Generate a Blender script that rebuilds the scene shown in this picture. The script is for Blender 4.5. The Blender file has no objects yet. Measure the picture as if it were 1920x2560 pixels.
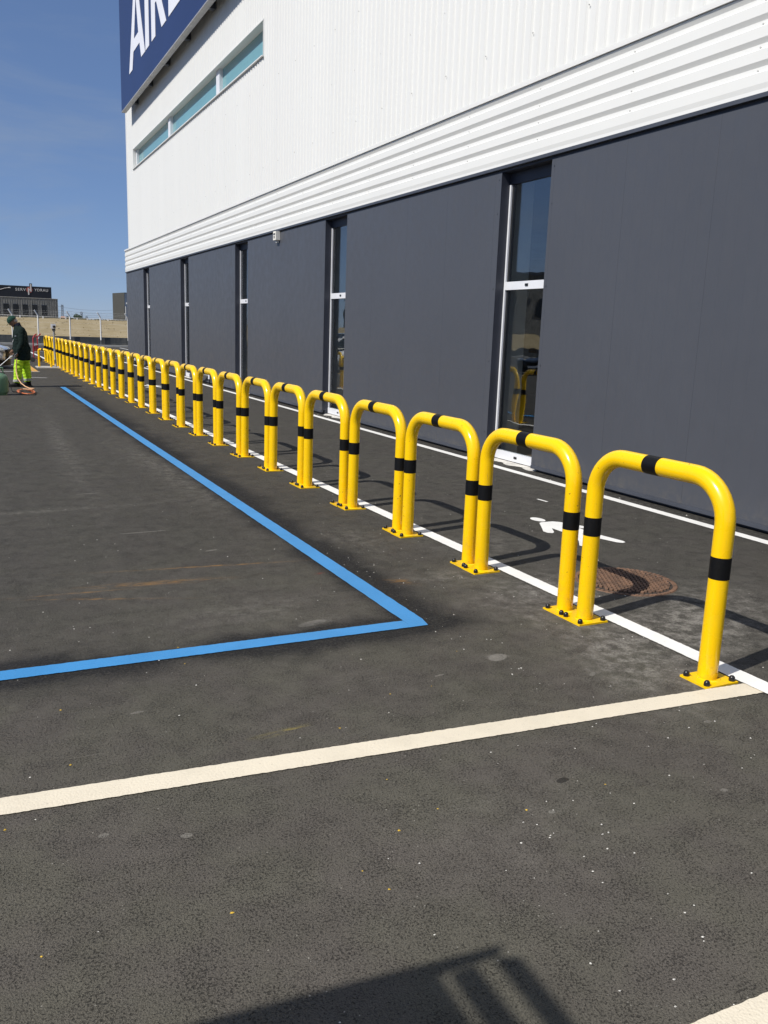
import bpy, bmesh, math, random
from mathutils import Vector, Matrix
R = math.radians
rnd = random.Random(7)
scene = bpy.context.scene
COL = scene.collection

# ------------------------------------------------------------------ camera
f_px, pitch, roll, yaw, eye = 2150.8, .2059, .0352, .4517, 1.57
F = Vector((math.sin(yaw)*math.cos(pitch), math.cos(yaw)*math.cos(pitch), -math.sin(pitch)))
Rt = Vector((math.cos(yaw), -math.sin(yaw), 0))
U = Rt.cross(F)
R2 = math.cos(roll)*Rt + math.sin(roll)*U
U2 = -math.sin(roll)*Rt + math.cos(roll)*U
cam = bpy.data.cameras.new('camera')
cam.sensor_fit = 'HORIZONTAL'; cam.sensor_width = 36; cam.lens = 36*f_px/1920
cam.clip_start = .05; cam.clip_end = 3000
camo = bpy.data.objects.new('camera', cam); COL.objects.link(camo)
M = Matrix((R2, U2, -F)).transposed().to_4x4(); M.translation = Vector((0, 0, eye))
camo.matrix_world = M
scene.camera = camo

# ------------------------------------------------------------------ light
SUN = Vector((-.93, -.22, 1.0)).normalized()
world = bpy.data.worlds.new('World'); scene.world = world; world.use_nodes = True
wn = world.node_tree; bg = wn.nodes['Background']
sky = wn.nodes.new('ShaderNodeTexSky'); sky.sky_type = 'NISHITA'; sky.sun_disc = False
sky.sun_elevation = math.asin(SUN.z); sky.sun_rotation = math.atan2(SUN.x, SUN.y)
sky.altitude = 0; sky.air_density = .7; sky.dust_density = 0; sky.ozone_density = 10
gm = wn.nodes.new('ShaderNodeGamma'); gm.inputs[1].default_value = .55; wn.links.new(sky.outputs[0], gm.inputs[0])
vm = wn.nodes.new('ShaderNodeVectorMath'); vm.operation = 'MULTIPLY'; vm.inputs[1].default_value = (1.05, 1.16, 1.44)
wn.links.new(gm.outputs[0], vm.inputs[0])
# thin cirrus high in the sky
tcw = wn.nodes.new('ShaderNodeTexCoord'); mpw = wn.nodes.new('ShaderNodeMapping'); mpw.inputs['Scale'].default_value = (1.6, 1.2, 6.0); mpw.inputs['Rotation'].default_value = (.2, .35, 0)
nzw = wn.nodes.new('ShaderNodeTexNoise'); nzw.inputs['Scale'].default_value = 2.2; nzw.inputs['Detail'].default_value = 6; nzw.inputs['Roughness'].default_value = .6; nzw.inputs['Distortion'].default_value = .4
rpw = wn.nodes.new('ShaderNodeMapRange'); rpw.interpolation_type = 'SMOOTHSTEP'
for i_, v_ in ((1, .42), (2, .72), (3, 0.), (4, .34)): rpw.inputs[i_].default_value = v_
mxw = wn.nodes.new('ShaderNodeMix'); mxw.data_type = 'RGBA'; mxw.inputs[7].default_value = (2.25, 2.65, 3.2, 1)
wn.links.new(tcw.outputs['Generated'], mpw.inputs[0]); wn.links.new(mpw.outputs[0], nzw.inputs[0]); wn.links.new(nzw.outputs[0], rpw.inputs[0])
wn.links.new(rpw.outputs[0], mxw.inputs[0]); wn.links.new(vm.outputs[0], mxw.inputs[6]); wn.links.new(mxw.outputs[2], bg.inputs[0])
bg.inputs[1].default_value = .14
sl = bpy.data.lights.new('sun', 'SUN'); sl.energy = 5.0; sl.angle = R(.53); sl.color = (1, .955, .88)
so = bpy.data.objects.new('sun', sl); COL.objects.link(so); so.location = (0, 0, 30)
so.rotation_euler = (-SUN).to_track_quat('-Z', 'Y').to_euler()
scene.view_settings.view_transform = 'Standard'; scene.view_settings.look = 'None'
scene.view_settings.exposure = 0; scene.view_settings.gamma = 1
scene.cycles.max_bounces = 6; scene.cycles.transparent_max_bounces = 12

# ------------------------------------------------------------------ node helpers
class S:
    """a node socket with arithmetic"""
    def __init__(s, nt, o): s.nt = nt; s.o = o
    def _m(s, op, *a, clamp=False):
        n = s.nt.nodes.new('ShaderNodeMath'); n.operation = op; n.use_clamp = clamp
        for i, x in enumerate((s,)+a):
            if isinstance(x, S): s.nt.links.new(x.o, n.inputs[i])
            else: n.inputs[i].default_value = x
        return S(s.nt, n.outputs[0])
    def __add__(s, b): return s._m('ADD', b)
    def __radd__(s, b): return s._m('ADD', b)
    def __sub__(s, b): return s._m('SUBTRACT', b)
    def __rsub__(s, b): return s._m('MULTIPLY', -1.0)._m('ADD', b)
    def __mul__(s, b): return s._m('MULTIPLY', b)
    def __rmul__(s, b): return s._m('MULTIPLY', b)
    def __truediv__(s, b): return s._m('DIVIDE', b)
    def abs(s): return s._m('ABSOLUTE')
    def max(s, b): return s._m('MAXIMUM', b)
    def min(s, b): return s._m('MINIMUM', b)
    def pow(s, b): return s._m('POWER', b)
    def exp(s): return s._m('EXPONENT')
    def sin(s): return s._m('SINE')
    def mod(s, b): return s._m('FLOORED_MODULO', b)
    def ramp(s, a, b, c=0.0, d=1.0, smooth=True):
        n = s.nt.nodes.new('ShaderNodeMapRange'); n.interpolation_type = 'SMOOTHSTEP' if smooth else 'LINEAR'
        s.nt.links.new(s.o, n.inputs[0])
        for i, v in zip((1, 2, 3, 4), (a, b, c, d)): n.inputs[i].default_value = v
        return S(s.nt, n.outputs[0])

class Mt:
    def __init__(s, name, color=(.5, .5, .5), rough=.6, metal=0., spec=.5, coat=0.):
        s.m = bpy.data.materials.new(name); s.m.use_nodes = True; s.nt = s.m.node_tree
        s.p = s.nt.nodes['Principled BSDF']
        s.p.inputs['Base Color'].default_value = (*color, 1)
        s.p.inputs['Roughness'].default_value = rough
        s.p.inputs['Metallic'].default_value = metal
        s.p.inputs['Specular IOR Level'].default_value = spec
        s.p.inputs['Coat Weight'].default_value = coat
        s.p.inputs['Coat Roughness'].default_value = .08
        s.tc = s.nt.nodes.new('ShaderNodeTexCoord')
        s.base = color
        s.coord = s.tc.outputs['Object']
    def world(s):
        g = s.nt.nodes.new('ShaderNodeNewGeometry'); s.coord = g.outputs['Position']; return s
    def xyz(s):
        n = s.nt.nodes.new('ShaderNodeSeparateXYZ'); s.nt.links.new(s.coord, n.inputs[0])
        return [S(s.nt, n.outputs[i]) for i in range(3)]
    def scaled(s, v):
        n = s.nt.nodes.new('ShaderNodeMapping'); n.inputs['Scale'].default_value = v
        s.nt.links.new(s.coord, n.inputs[0]); return n.outputs[0]
    def noise(s, scale, detail=3, rough=.55, coord=None, color=False, dist=0):
        n = s.nt.nodes.new('ShaderNodeTexNoise'); n.inputs['Scale'].default_value = scale
        n.inputs['Detail'].default_value = detail; n.inputs['Roughness'].default_value = rough
        n.inputs['Distortion'].default_value = dist
        s.nt.links.new(coord or s.coord, n.inputs['Vector'])
        return S(s.nt, n.outputs['Color' if color else 'Fac'])
    def voro(s, scale, out='Distance', coord=None, feature='F1', rand=1.):
        n = s.nt.nodes.new('ShaderNodeTexVoronoi'); n.feature = feature; n.inputs['Scale'].default_value = scale
        n.inputs['Randomness'].default_value = rand
        s.nt.links.new(coord or s.coord, n.inputs['Vector'])
        return S(s.nt, n.outputs[out])
    def mix(s, fac, a, b):
        n = s.nt.nodes.new('ShaderNodeMix'); n.data_type = 'RGBA'
        if isinstance(fac, S): s.nt.links.new(fac.o, n.inputs[0])
        else: n.inputs[0].default_value = fac
        for i, c in ((6, a), (7, b)):
            if isinstance(c, S): s.nt.links.new(c.o, n.inputs[i])
            else: n.inputs[i].default_value = (*c, 1)
        return S(s.nt, n.outputs[2])
    def mul(s, col, fac):
        n = s.nt.nodes.new('ShaderNodeVectorMath'); n.operation = 'SCALE'
        s.nt.links.new(col.o, n.inputs[0])
        if isinstance(fac, S): s.nt.links.new(fac.o, n.inputs['Scale'])
        else: n.inputs['Scale'].default_value = fac
        return S(s.nt, n.outputs[0])
    def set(s, key, v):
        if isinstance(v, S): s.nt.links.new(v.o, s.p.inputs[key])
        else: s.p.inputs[key].default_value = v
        return s
    def bump(s, h, dist=.005, strength=1.):
        n = s.nt.nodes.new('ShaderNodeBump'); n.inputs['Distance'].default_value = dist
        n.inputs['Strength'].default_value = strength
        s.nt.links.new(h.o, n.inputs['Height']); s.nt.links.new(n.outputs[0], s.p.inputs['Normal'])
        return s
    def vary(s, amt=.15, scale=3., fine=0., fscale=60):
        n = s.noise(scale, 4).ramp(.3, .7, 1-amt, 1+amt, False)
        if fine: n = n*s.noise(fscale, 2).ramp(.3, .7, 1-fine, 1+fine, False)
        c = s.nt.nodes.new('ShaderNodeRGB'); c.outputs[0].default_value = (*s.base, 1)
        return s.set('Base Color', s.mul(S(s.nt, c.outputs[0]), n))

# ------------------------------------------------------------------ materials
def make_asphalt():
    m = Mt('asphalt', rough=.82, spec=.28)
    x, y, z = m.xyz()
    cell = m.voro(120, 'Distance')
    big = m.noise(1.1, 4); mid = m.noise(6, 5); fine = m.noise(210, 3, .6)
    p1 = m.noise(138, 3.5, .62, dist=.35); p2 = m.noise(230, 2, .5, dist=.3)
    open_ = m.noise(8, 4, .6)                                      # some patches are more open than others
    pit = (p1+open_*.26).ramp(.490, .560)*(p2+open_*.14).ramp(.43, .49, .60, 1.)      # 0 in the pits between the stones
    tone = big.ramp(.3, .7, .93, 1.07, False)*mid.ramp(.3, .7, .93, 1.07, False)*fine.ramp(.3, .7, .82, 1.18, False)
    tone = tone*pit.ramp(0, 1, .44, 1.06, False)
    hue = m.noise(2.3, 3).ramp(.35, .65)
    col = m.mix(hue, (.107, .100, .079), (.103, .092, .079))
    # smoother darker wearing course of the footway and the far lanes
    walk = x.ramp(3.0, 3.35)*(1-x.ramp(6.6, 7.4))
    col = m.mix(walk*.65, col, (.061, .057, .050))
    far = (y + m.noise(.35, 3)*5).ramp(4.5, 9.)
    col = m.mix(far*.75*(1-walk), col, (.059, .055, .047))
    col = m.mul(col, tone)
    vs_ = m.voro(70, 'Distance'); vc_ = m.voro(70, 'Color'); sp_ = m.nt.nodes.new('ShaderNodeSeparateColor'); m.nt.links.new(vc_.o, sp_.inputs[0])
    spark = (1-vs_.ramp(.10, .22))*S(m.nt, sp_.outputs[0]).ramp(.935, .945)*m.noise(3.3, 3).ramp(.40, .6)
    col = m.mix(spark*.8, col, (.42, .40, .35))
    # mineral dust, worked with a broken edge
    def blob(cx, cy, rx, ry, a=0.):
        ca, sa = math.cos(a), math.sin(a)
        u = ((x-cx)*ca+(y-cy)*sa)/rx; v = ((y-cy)*ca-(x-cx)*sa)/ry
        return (u*u+v*v).pow(1.)._m('MULTIPLY', -1.).exp()
    dn = m.noise(10, 7, .72).ramp(.38, .70)*m.noise(70, 3, .6).ramp(.3, .62, .35, 1.)
    dust = None
    for cx, cy, rx, ry, a, w in ((3.65, 3.45, .80, .34, .5, 1.25), (2.98, 3.25, .6, .26, 1.2, 1.15), (3.25, 4.25, .5, .32, .3, .9), (3.05, 2.85, .35, .2, .4, .8),
                                 (2.85, 3.95, .5, .12, 1.5, .55), (1.66, 4.19, .13, .05, .3, .8), (2.31, 3.4, .05, .03, 0, 1.6),
                                 (2.9, 4.75, .35, .2, 0, .5), (3.5, 5.5, .5, .4, 0, .3), (1.6, 2.1, .5, .35, .4, .14), (2.6, 5.9, .3, .5, 0, .3),
                                 (1.9, 9.5, .2, 2.2, .05, .35), (1.35, 4.5, .4, .2, .2, .35), (.5, 7.6, .9, .05, .1, .45), (1.05, 12, .12, 3.5, -.03, .35)):
        b = blob(cx, cy, rx, ry, a)*w
        dust = b if dust is None else dust.max(b)
    col = m.mix((dust*dn*1.25).min(.85), col, (.31, .29, .255))
    # scrapes left by machinery
    scr = m.noise(5, 2, .5, m.scaled((.35, 9, 1))).ramp(.66, .74)*m.noise(.9, 2).ramp(.5, .65)*(1-far*.4)
    col = m.mix(scr*.35, col, (.22, .2, .17))
    # gum, spilled mortar and one oily mark
    gw = m.noise(40, 3)*.5
    def spot(cx, cy, rx, ry, a=0.):
        ca, sa = math.cos(a), math.sin(a)
        u = ((x-cx)*ca+(y-cy)*sa)/rx; v = ((y-cy)*ca-(x-cx)*sa)/ry
        return 1-(u*u+v*v+gw).ramp(.95, 1.35)
    pale = spot(2.308, 3.398, .062, .040, .4)
    for q in ((.30, 2.545, .018, .012), (.537, 2.448, .020, .014), (1.62, 4.19, .10, .035, .3), (1.70, 2.12, .014, .01), (2.37, 2.0, .016, .012), (2.62, 3.05, .03, .012, .6), (1.92, 3.30, .03, .008, .2), (.55, 3.4, .03, .01, .1), (2.75, 2.45, .02, .012), (1.15, 6.6, .2, .012, .05), (.95, 8.3, .12, .012, .1), (1.5, 5.9, .05, .014, .3)):
        pale = pale.max(spot(*q)*.7)
    col = m.mix(pale*m.noise(90, 3).ramp(.25, .6, .35, .85), col, (.26, .245, .215))
    col = m.mix(spot(1.865, 2.28, .030, .016, .2)*.8, col, (.02, .018, .016))
    # rust coloured streaks
    sn = m.noise(16, 5, .65, m.scaled((.5, 3, 1))).ramp(.42, .66)
    rust = blob(.97, 5.22, .32, .035, -.07).max(blob(1.35, 5.50, .5, .014, -.1)).max(blob(.62, 5.0, .35, .013, -.3)*.7).max(blob(2.43, 4.77, .09, .05, -.9)).max(blob(.5, 5.16, .3, .012, -.05)*.6)
    col = m.mix((rust*sn*1.5).min(.85), col, (.30, .165, .055))
    col = m.mix(blob(2.02, 5.1, .04, .02, .3)*sn*.7, col, (.3, .05, .03))
    col = m.mix(blob(1.05, 3.02, .09, .018, .15)*sn*.6, col, (.45, .36, .06))
    # black paint sprayed along the blue line to cover an older marking
    wob = m.noise(1.9, 5, .6)*.62-.31
    bl = m.noise(.8, 2)
    near = y.ramp(3.75, 4.0)*(1-y.ramp(21.5, 23))
    d1 = (x+y*.0072-2.225)                       # across the long blue line
    side = d1.ramp(-.01, .01)
    r1 = d1.max(0)/(wob+.24).max(.08); l1 = (d1*-1).max(0)/(wob*.6+.14).max(.04)
    m1 = (r1.pow(2.2)*-1).exp()*(l1.pow(2.2)*-1).exp()*near*(bl.ramp(.30, .55, .75, 1.))
    d2 = y-3.985
    u2 = d2.max(0)/(wob*.8+.15).max(.06); w2 = (d2*-1).max(0)/(wob*.7+.18).max(.06)
    m2 = (u2.pow(2.2)*-1).exp()*(w2.pow(2.2)*-1).exp()*(1-x.ramp(2.25, 2.7))*bl.ramp(.3, .5, .65, 1.)
    halo = (m1.max(m2)*1.35).min(1.)
    grit = m.noise(70, 4, .65).ramp(.3, .7, .6, 1.15)
    col = m.mix((halo*grit).min(.93), col, (.0105, .0105, .012))
    # dirt and loose grit at the foot of the wall
    foot = x.ramp(5.84, 5.95)*(1-x.ramp(6.05, 6.2))*(1-y.ramp(37, 38))
    col = m.mix(foot*m.noise(22, 4).ramp(.4, .6)*.7, col, (.025, .024, .022))
    m.set('Base Color', col)
    grn = m.noise(105, 4, .62)
    h = cell*-.2+fine*.5+pit*1.1+grn*.8+mid*.2
    m.bump(h, .0070, 1.)
    m.set('Roughness', m.noise(30, 2).ramp(.3, .7, .72, .92, False))
    return m.m

def make_paint(name, c, dirt, worn=.55):
    m = Mt(name, c, .55, spec=.35)
    x, y, z = m.xyz()
    w = m.noise(22, 6, .7).ramp(.60, .74)*m.noise(2.6, 3).ramp(.45, .65)
    col = m.mix(m.noise(3.5, 5, .6).ramp(.38, .72, 0, .55), c, tuple(v*.82 for v in c))
    speck = m.noise(120, 2).ramp(.66, .72)
    col = m.mix((w*worn).max(speck*.5), col, dirt)
    m.set('Base Color', col)
    m.bump(m.voro(115)*-.5+m.noise(160, 2)*.3, .0028, .8)
    return m.m

M_asphalt = make_asphalt()
M_white = make_paint('white_road_paint', (.82, .81, .775), (.32, .3, .27), .4)
M_cream = make_paint('cream_road_paint', (.70, .63, .50), (.38, .34, .27), .6)
M_blue = make_paint('blue_road_paint', (.050, .245, .535), (.03, .12, .3), .4)
M_orange_mark = make_paint('orange_road_paint', (.62, .34, .07), (.3, .2, .1), .6)
# barrier paint: chips and dirt
m = Mt('yellow_powder_coat', (.93, .575, .001), .26, spec=.4, coat=.25)
oi = m.nt.nodes.new('ShaderNodeObjectInfo'); va = m.nt.nodes.new('ShaderNodeVectorMath'); va.operation = 'ADD'
m.nt.links.new(m.coord, va.inputs[0]); m.nt.links.new((S(m.nt, oi.outputs['Random'])*57.).o, va.inputs[1])
z_ = m.xyz()[2]; m.coord = va.outputs[0]
chip = m.noise(38, 4, .65).ramp(.655, .675)*m.noise(3.2, 3).ramp(.50, .60)
grime = m.noise(12, 6, .72).ramp(.46, .72)*(1-z_.ramp(.0, .42))*.55
scuff = m.noise(10, 3, .6, m.scaled((9, 9, .8))).ramp(.63, .70)*m.noise(2.5, 2).ramp(.5, .62)*.35
c_ = m.mix(m.noise(5, 4).ramp(.4, .7, 0, .4), (.93, .575, .001), (.88, .515, .001))
c_ = m.mix(grime.max(scuff), c_, (.42, .27, .05))
m.set('Base Color', m.mix(chip*.9, c_, (.085, .05, .025)))
m.set('Roughness', m.noise(9, 3).ramp(.3, .7, .18, .34, False)); m.bump(m.noise(7, 2)-chip*.2, .0014, .2); M_yellow = m.m
m = Mt('black_tape', (.0035, .0035, .004), .5, spec=.25); m.set('Base Color', m.mix(m.noise(30, 6, .7).ramp(.58, .75, 0, .5), (.0035, .0035, .004), (.03, .028, .024))); m.bump(m.noise(50, 3), .001, .3); M_tape = m.m
m = Mt('black_plastic', (.012, .012, .012), .3); M_black = m.m
# building
m = Mt('grey_metal_panel', (.069, .074, .088), .42, spec=.45).world()
x, y, z = m.xyz()
gro = y.mod(.15); line = (1-gro.ramp(.0, .004))*1.0
seam = y.mod(1.2); sline = 1-seam.ramp(.0, .006)
cl = m.noise(.5, 3).ramp(.3, .7, .96, 1.04, False)
stain = m.noise(3, 5, .65, m.scaled((1, 1.6, .35))).ramp(.60, .8, 0, .08)*(1-z.ramp(.2, 2.6))
col = m.mix(line*.22, (.069, .074, .088), (.03, .033, .042)); col = m.mix(sline*.75, col, (.022, .025, .032))
col = m.mix(stain, m.mul(col, cl), (.19, .185, .18))
spl = (1-z.ramp(.05, .34))*m.noise(9, 6, .7).ramp(.42, .68)*.5
col = m.mix(spl, col, (.12, .112, .10))
m.set('Base Color', col); m.bump(line*-1.+sline*-2.+m.noise(.9, 2)*1.2, .0014, .5)
m.set('Roughness', m.noise(6, 3).ramp(.3, .7, .36, .5, False)); M_panel = m.m
m = Mt('dark_grey_trim', (.060, .067, .085), .45); m.vary(.12, 2, .05); M_trim = m.m
m = Mt('navy_reveal', (.030, .034, .050), .5); m.vary(.12, 2); M_reveal = m.m
m = Mt('white_cladding', (.755, .755, .73), .42, spec=.4).world()
x, y, z = m.xyz()
drip = m.noise(2, 5, .65, m.scaled((1, 2.2, .22))).ramp(.5, .8, 0, .10)
c = m.mix(drip, (.755, .755, .73), (.62, .61, .57)); sheet = m.noise(.9, 2, .5, m.scaled((1, 1, .001))).ramp(.3, .7, .985, 1.012, False)
m.set('Base Color', m.mul(c, sheet)); m.bump(m.noise(2, 2), .002, .15); M_clad = m.m
m = Mt('white_window_frame', (.72, .73, .76), .35); m.vary(.05, 4); M_frame = m.m
m = Mt('dark_gasket', (.012, .013, .016), .6); m.vary(.15, 3); M_gasket = m.m
m = Mt('grey_steel_trim', (.42, .42, .42), .45, .3); m.vary(.12, 3); M_steel = m.m
m = Mt('pale_screw', (.50, .50, .48), .5); m.vary(.1, 3); M_screw = m.m
m = Mt('interior_plaster', (.78, .76, .70), .8); m.vary(.06, 2); M_plaster = m.m
m = Mt('interior_dark', (.12, .12, .125), .8); m.vary(.2, 1); M_indoor = m.m
m = Mt('interior_floor', (.33, .22, .16), .5); m.vary(.2, 1); M_infloor = m.m
m = Mt('teal_glazing', (.17, .355, .39), .12, spec=.5); m.vary(.06, .6); M_teal = m.m
m = Mt('navy_sign_panel', (.013, .027, .105), .35); m.vary(.07, .5, .04, 40); M_navy = m.m
m = Mt('white_letter', (.80, .81, .86), .4); m.vary(.03, 1); M_letter = m.m
m = Mt('mortar', (.52, .50, .46), .9); m.vary(.25, 9, .2, 60); m.bump(m.noise(30, 4), .01, .6); M_mortar = m.m
def glass(name, tint):
    mt = bpy.data.materials.new(name); mt.use_nodes = True; nt = mt.node_tree
    for n in list(nt.nodes):
        if n.type != 'OUTPUT_MATERIAL': nt.nodes.remove(n)
    out = [n for n in nt.nodes if n.type == 'OUTPUT_MATERIAL'][0]
    lw = nt.nodes.new('ShaderNodeLayerWeight'); lw.inputs[0].default_value = .5
    fr = S(nt, lw.outputs['Facing']).pow(5.)*.82+.18
    tr = nt.nodes.new('ShaderNodeBsdfTransparent'); tr.inputs[0].default_value = (*tint, 1)
    gl = nt.nodes.new('ShaderNodeBsdfGlossy'); gl.inputs['Roughness'].default_value = .003
    tcn = nt.nodes.new('ShaderNodeTexCoord'); nz = nt.nodes.new('ShaderNodeTexNoise'); nz.inputs['Scale'].default_value = 1.3
    bp = nt.nodes.new('ShaderNodeBump'); bp.inputs['Distance'].default_value = .0030
    nt.links.new(tcn.outputs['Object'], nz.inputs[0]); nt.links.new(nz.outputs[0], bp.inputs['Height']); nt.links.new(bp.outputs[0], gl.inputs['Normal'])
    mx = nt.nodes.new('ShaderNodeMixShader')
    nt.links.new(fr.o, mx.inputs[0]); nt.links.new(tr.outputs[0], mx.inputs[1]); nt.links.new(gl.outputs[0], mx.inputs[2])
    nt.links.new(mx.outputs[0], out.inputs[0]); return mt
M_glass = glass('window_glass', (.86, .90, .90))
# others
m = Mt('rusty_iron', (.20, .10, .055), .75, .2)
m.set('Base Color', m.mix(m.noise(14, 5, .65).ramp(.35, .68), (.235, .135, .085), (.115, .072, .05))); m.bump(m.noise(90, 3), .002, .6); M_rust = m.m
m = Mt('dirty_iron', (.035, .026, .02), .85); m.vary(.3, 12); M_rust2 = m.m
m = Mt('pale_stone_chip', (.62, .6, .55), .8); m.vary(.3, 30); M_chip = m.m
m = Mt('yellow_leaf_flake', (.62, .40, .04), .7); m.vary(.2, 30); M_leaf = m.m
m = Mt('retaining_wall_concrete', (.075, .08, .082), .85)
m.set('Base Color', m.mix(m.noise(1.6, 5, .65, m.scaled((1, 1, .5))).ramp(.4, .7), (.055, .062, .066), (.12, .12, .115))); M_dwall = m.m
m = Mt('kerb_concrete', (.42, .41, .38), .85); m.vary(.2, 3); M_kerb = m.m
m = Mt('dry_grass', (.33, .26, .165), .95, spec=.1)
n1 = m.noise(1.1, 6, .65); n2 = m.noise(9, 5, .7, m.scaled((1, .5, 3)))
m.set('Base Color', m.mix(n2.ramp(.45, .85, 0, .35), m.mix(n1.ramp(.35, .65), (.29, .232, .135), (.34, .28, .175)), (.235, .195, .115))); m.bump(n2, .03, .5); M_dry = m.m
m = Mt('galvanised_post', (.82, .81, .78), .5, .0); m.vary(.1, 3); M_post = m.m
m = Mt('dark_post_foot', (.11, .12, .13), .6); m.vary(.1, 3); M_post_foot = m.m
m = Mt('weathered_cladding', (.2, .2, .19), .85)
rb = m.noise(3, 5, .7, m.scaled((3, 1, .35)))
m.set('Base Color', m.mix(rb.ramp(.35, .7), (.105, .11, .105), (.30, .30, .29))); M_weather = m.m
m = Mt('black_sign_panel', (.008, .010, .016), .4); m.vary(.1, 1); M_bsign = m.m
m = Mt('dark_window', (.012, .014, .016), .2); m.vary(.3, 1); M_dwin = m.m
m = Mt('pale_red_disc', (.34, .09, .075), .6); m.vary(.1, 1); M_disc = m.m
m = Mt('off_white_letter', (.62, .61, .60), .6); m.vary(.05, 1); M_offw = m.m
m = Mt('olive_cladding', (.050, .050, .043), .7); m.vary(.1, 1); M_olive = m.m
m = Mt('blue_grey_cladding', (.10, .14, .21), .6); m.vary(.1, 1); M_bluegrey = m.m
m = Mt('tree_leaf', (.035, .06, .025), .8); m.vary(.4, 2); M_leaf2 = m.m
m = Mt('tree_bark', (.08, .06, .045), .9); m.vary(.2, 5); M_bark = m.m
m = Mt('hazy_steel', (.20, .25, .32), .7); m.vary(.1, 2); M_hsteel = m.m  # bluish distance haze put into the steel colour
m = Mt('grey_roof_sheet', (.30, .32, .34), .7); m.vary(.1, 2); M_hsteel0 = m.m
m = Mt('grey_pipe', (.30, .31, .31), .5, .1); m.vary(.15, 12); M_pipe = m.m
m = Mt('green_bottle_paint', (.105, .21, .125), .45)
m.set('Base Color', m.mix(m.noise(8, 5, .7).ramp(.55, .7), (.105, .21, .125), (.17, .24, .15))); M_bottle = m.m
m = Mt('orange_hose', (.62, .17, .06), .5); m.vary(.1, 8); M_hose = m.m
m = Mt('pale_orange_hose', (.68, .40, .22), .5); m.vary(.1, 8); M_hose2 = m.m
m = Mt('red_paint', (.36, .022, .035), .45); m.vary(.15, 8); M_red = m.m
m = Mt('white_car_paint', (.72, .72, .72), .25, coat=.8); m.vary(.03, 2); M_car = m.m
m = Mt('dark_car_paint', (.03, .035, .045), .25, coat=.8); m.vary(.03, 2); M_car2 = m.m
m = Mt('tyre_rubber', (.015, .015, .015), .8); m.vary(.2, 12); M_tyre = m.m
m = Mt('headlight_lens', (.42, .42, .40), .1, .3); m.vary(.2, 14); M_lens = m.m
m = Mt('skin', (.27, .145, .09), .55); m.vary(.12, 20); M_skin = m.m
def cloth(name, c, s=18):
    m = Mt(name, c, .85, spec=.2); m.vary(.18, s)
    m.bump(m.noise(11, 4, .6, m.scaled((1, 1, 1.8)))+m.noise(300, 2)*.1, .05, .7); return m.m
M_jacket = cloth('dark_green_fabric', (.006, .0155, .0135)); M_collar = cloth('navy_fabric', (.012, .014, .03))
M_hivis = cloth('hi_vis_fabric', (.46, .72, .035), 14); M_reflect = cloth('reflective_tape', (.42, .42, .40))
M_cap = cloth('green_cap_fabric', (.016, .052, .038)); M_shoe = cloth('black_leather', (.012, .012, .013)); M_glove = cloth('grey_glove_fabric', (.13, .15, .17))
m = Mt('grey_hair', (.36, .34, .33), .8); m.vary(.2, 60); M_hair = m.m
m = Mt('weathered_wood', (.30, .22, .14), .85); m.vary(.25, 6, .1, 60); M_wood = m.m

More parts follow.
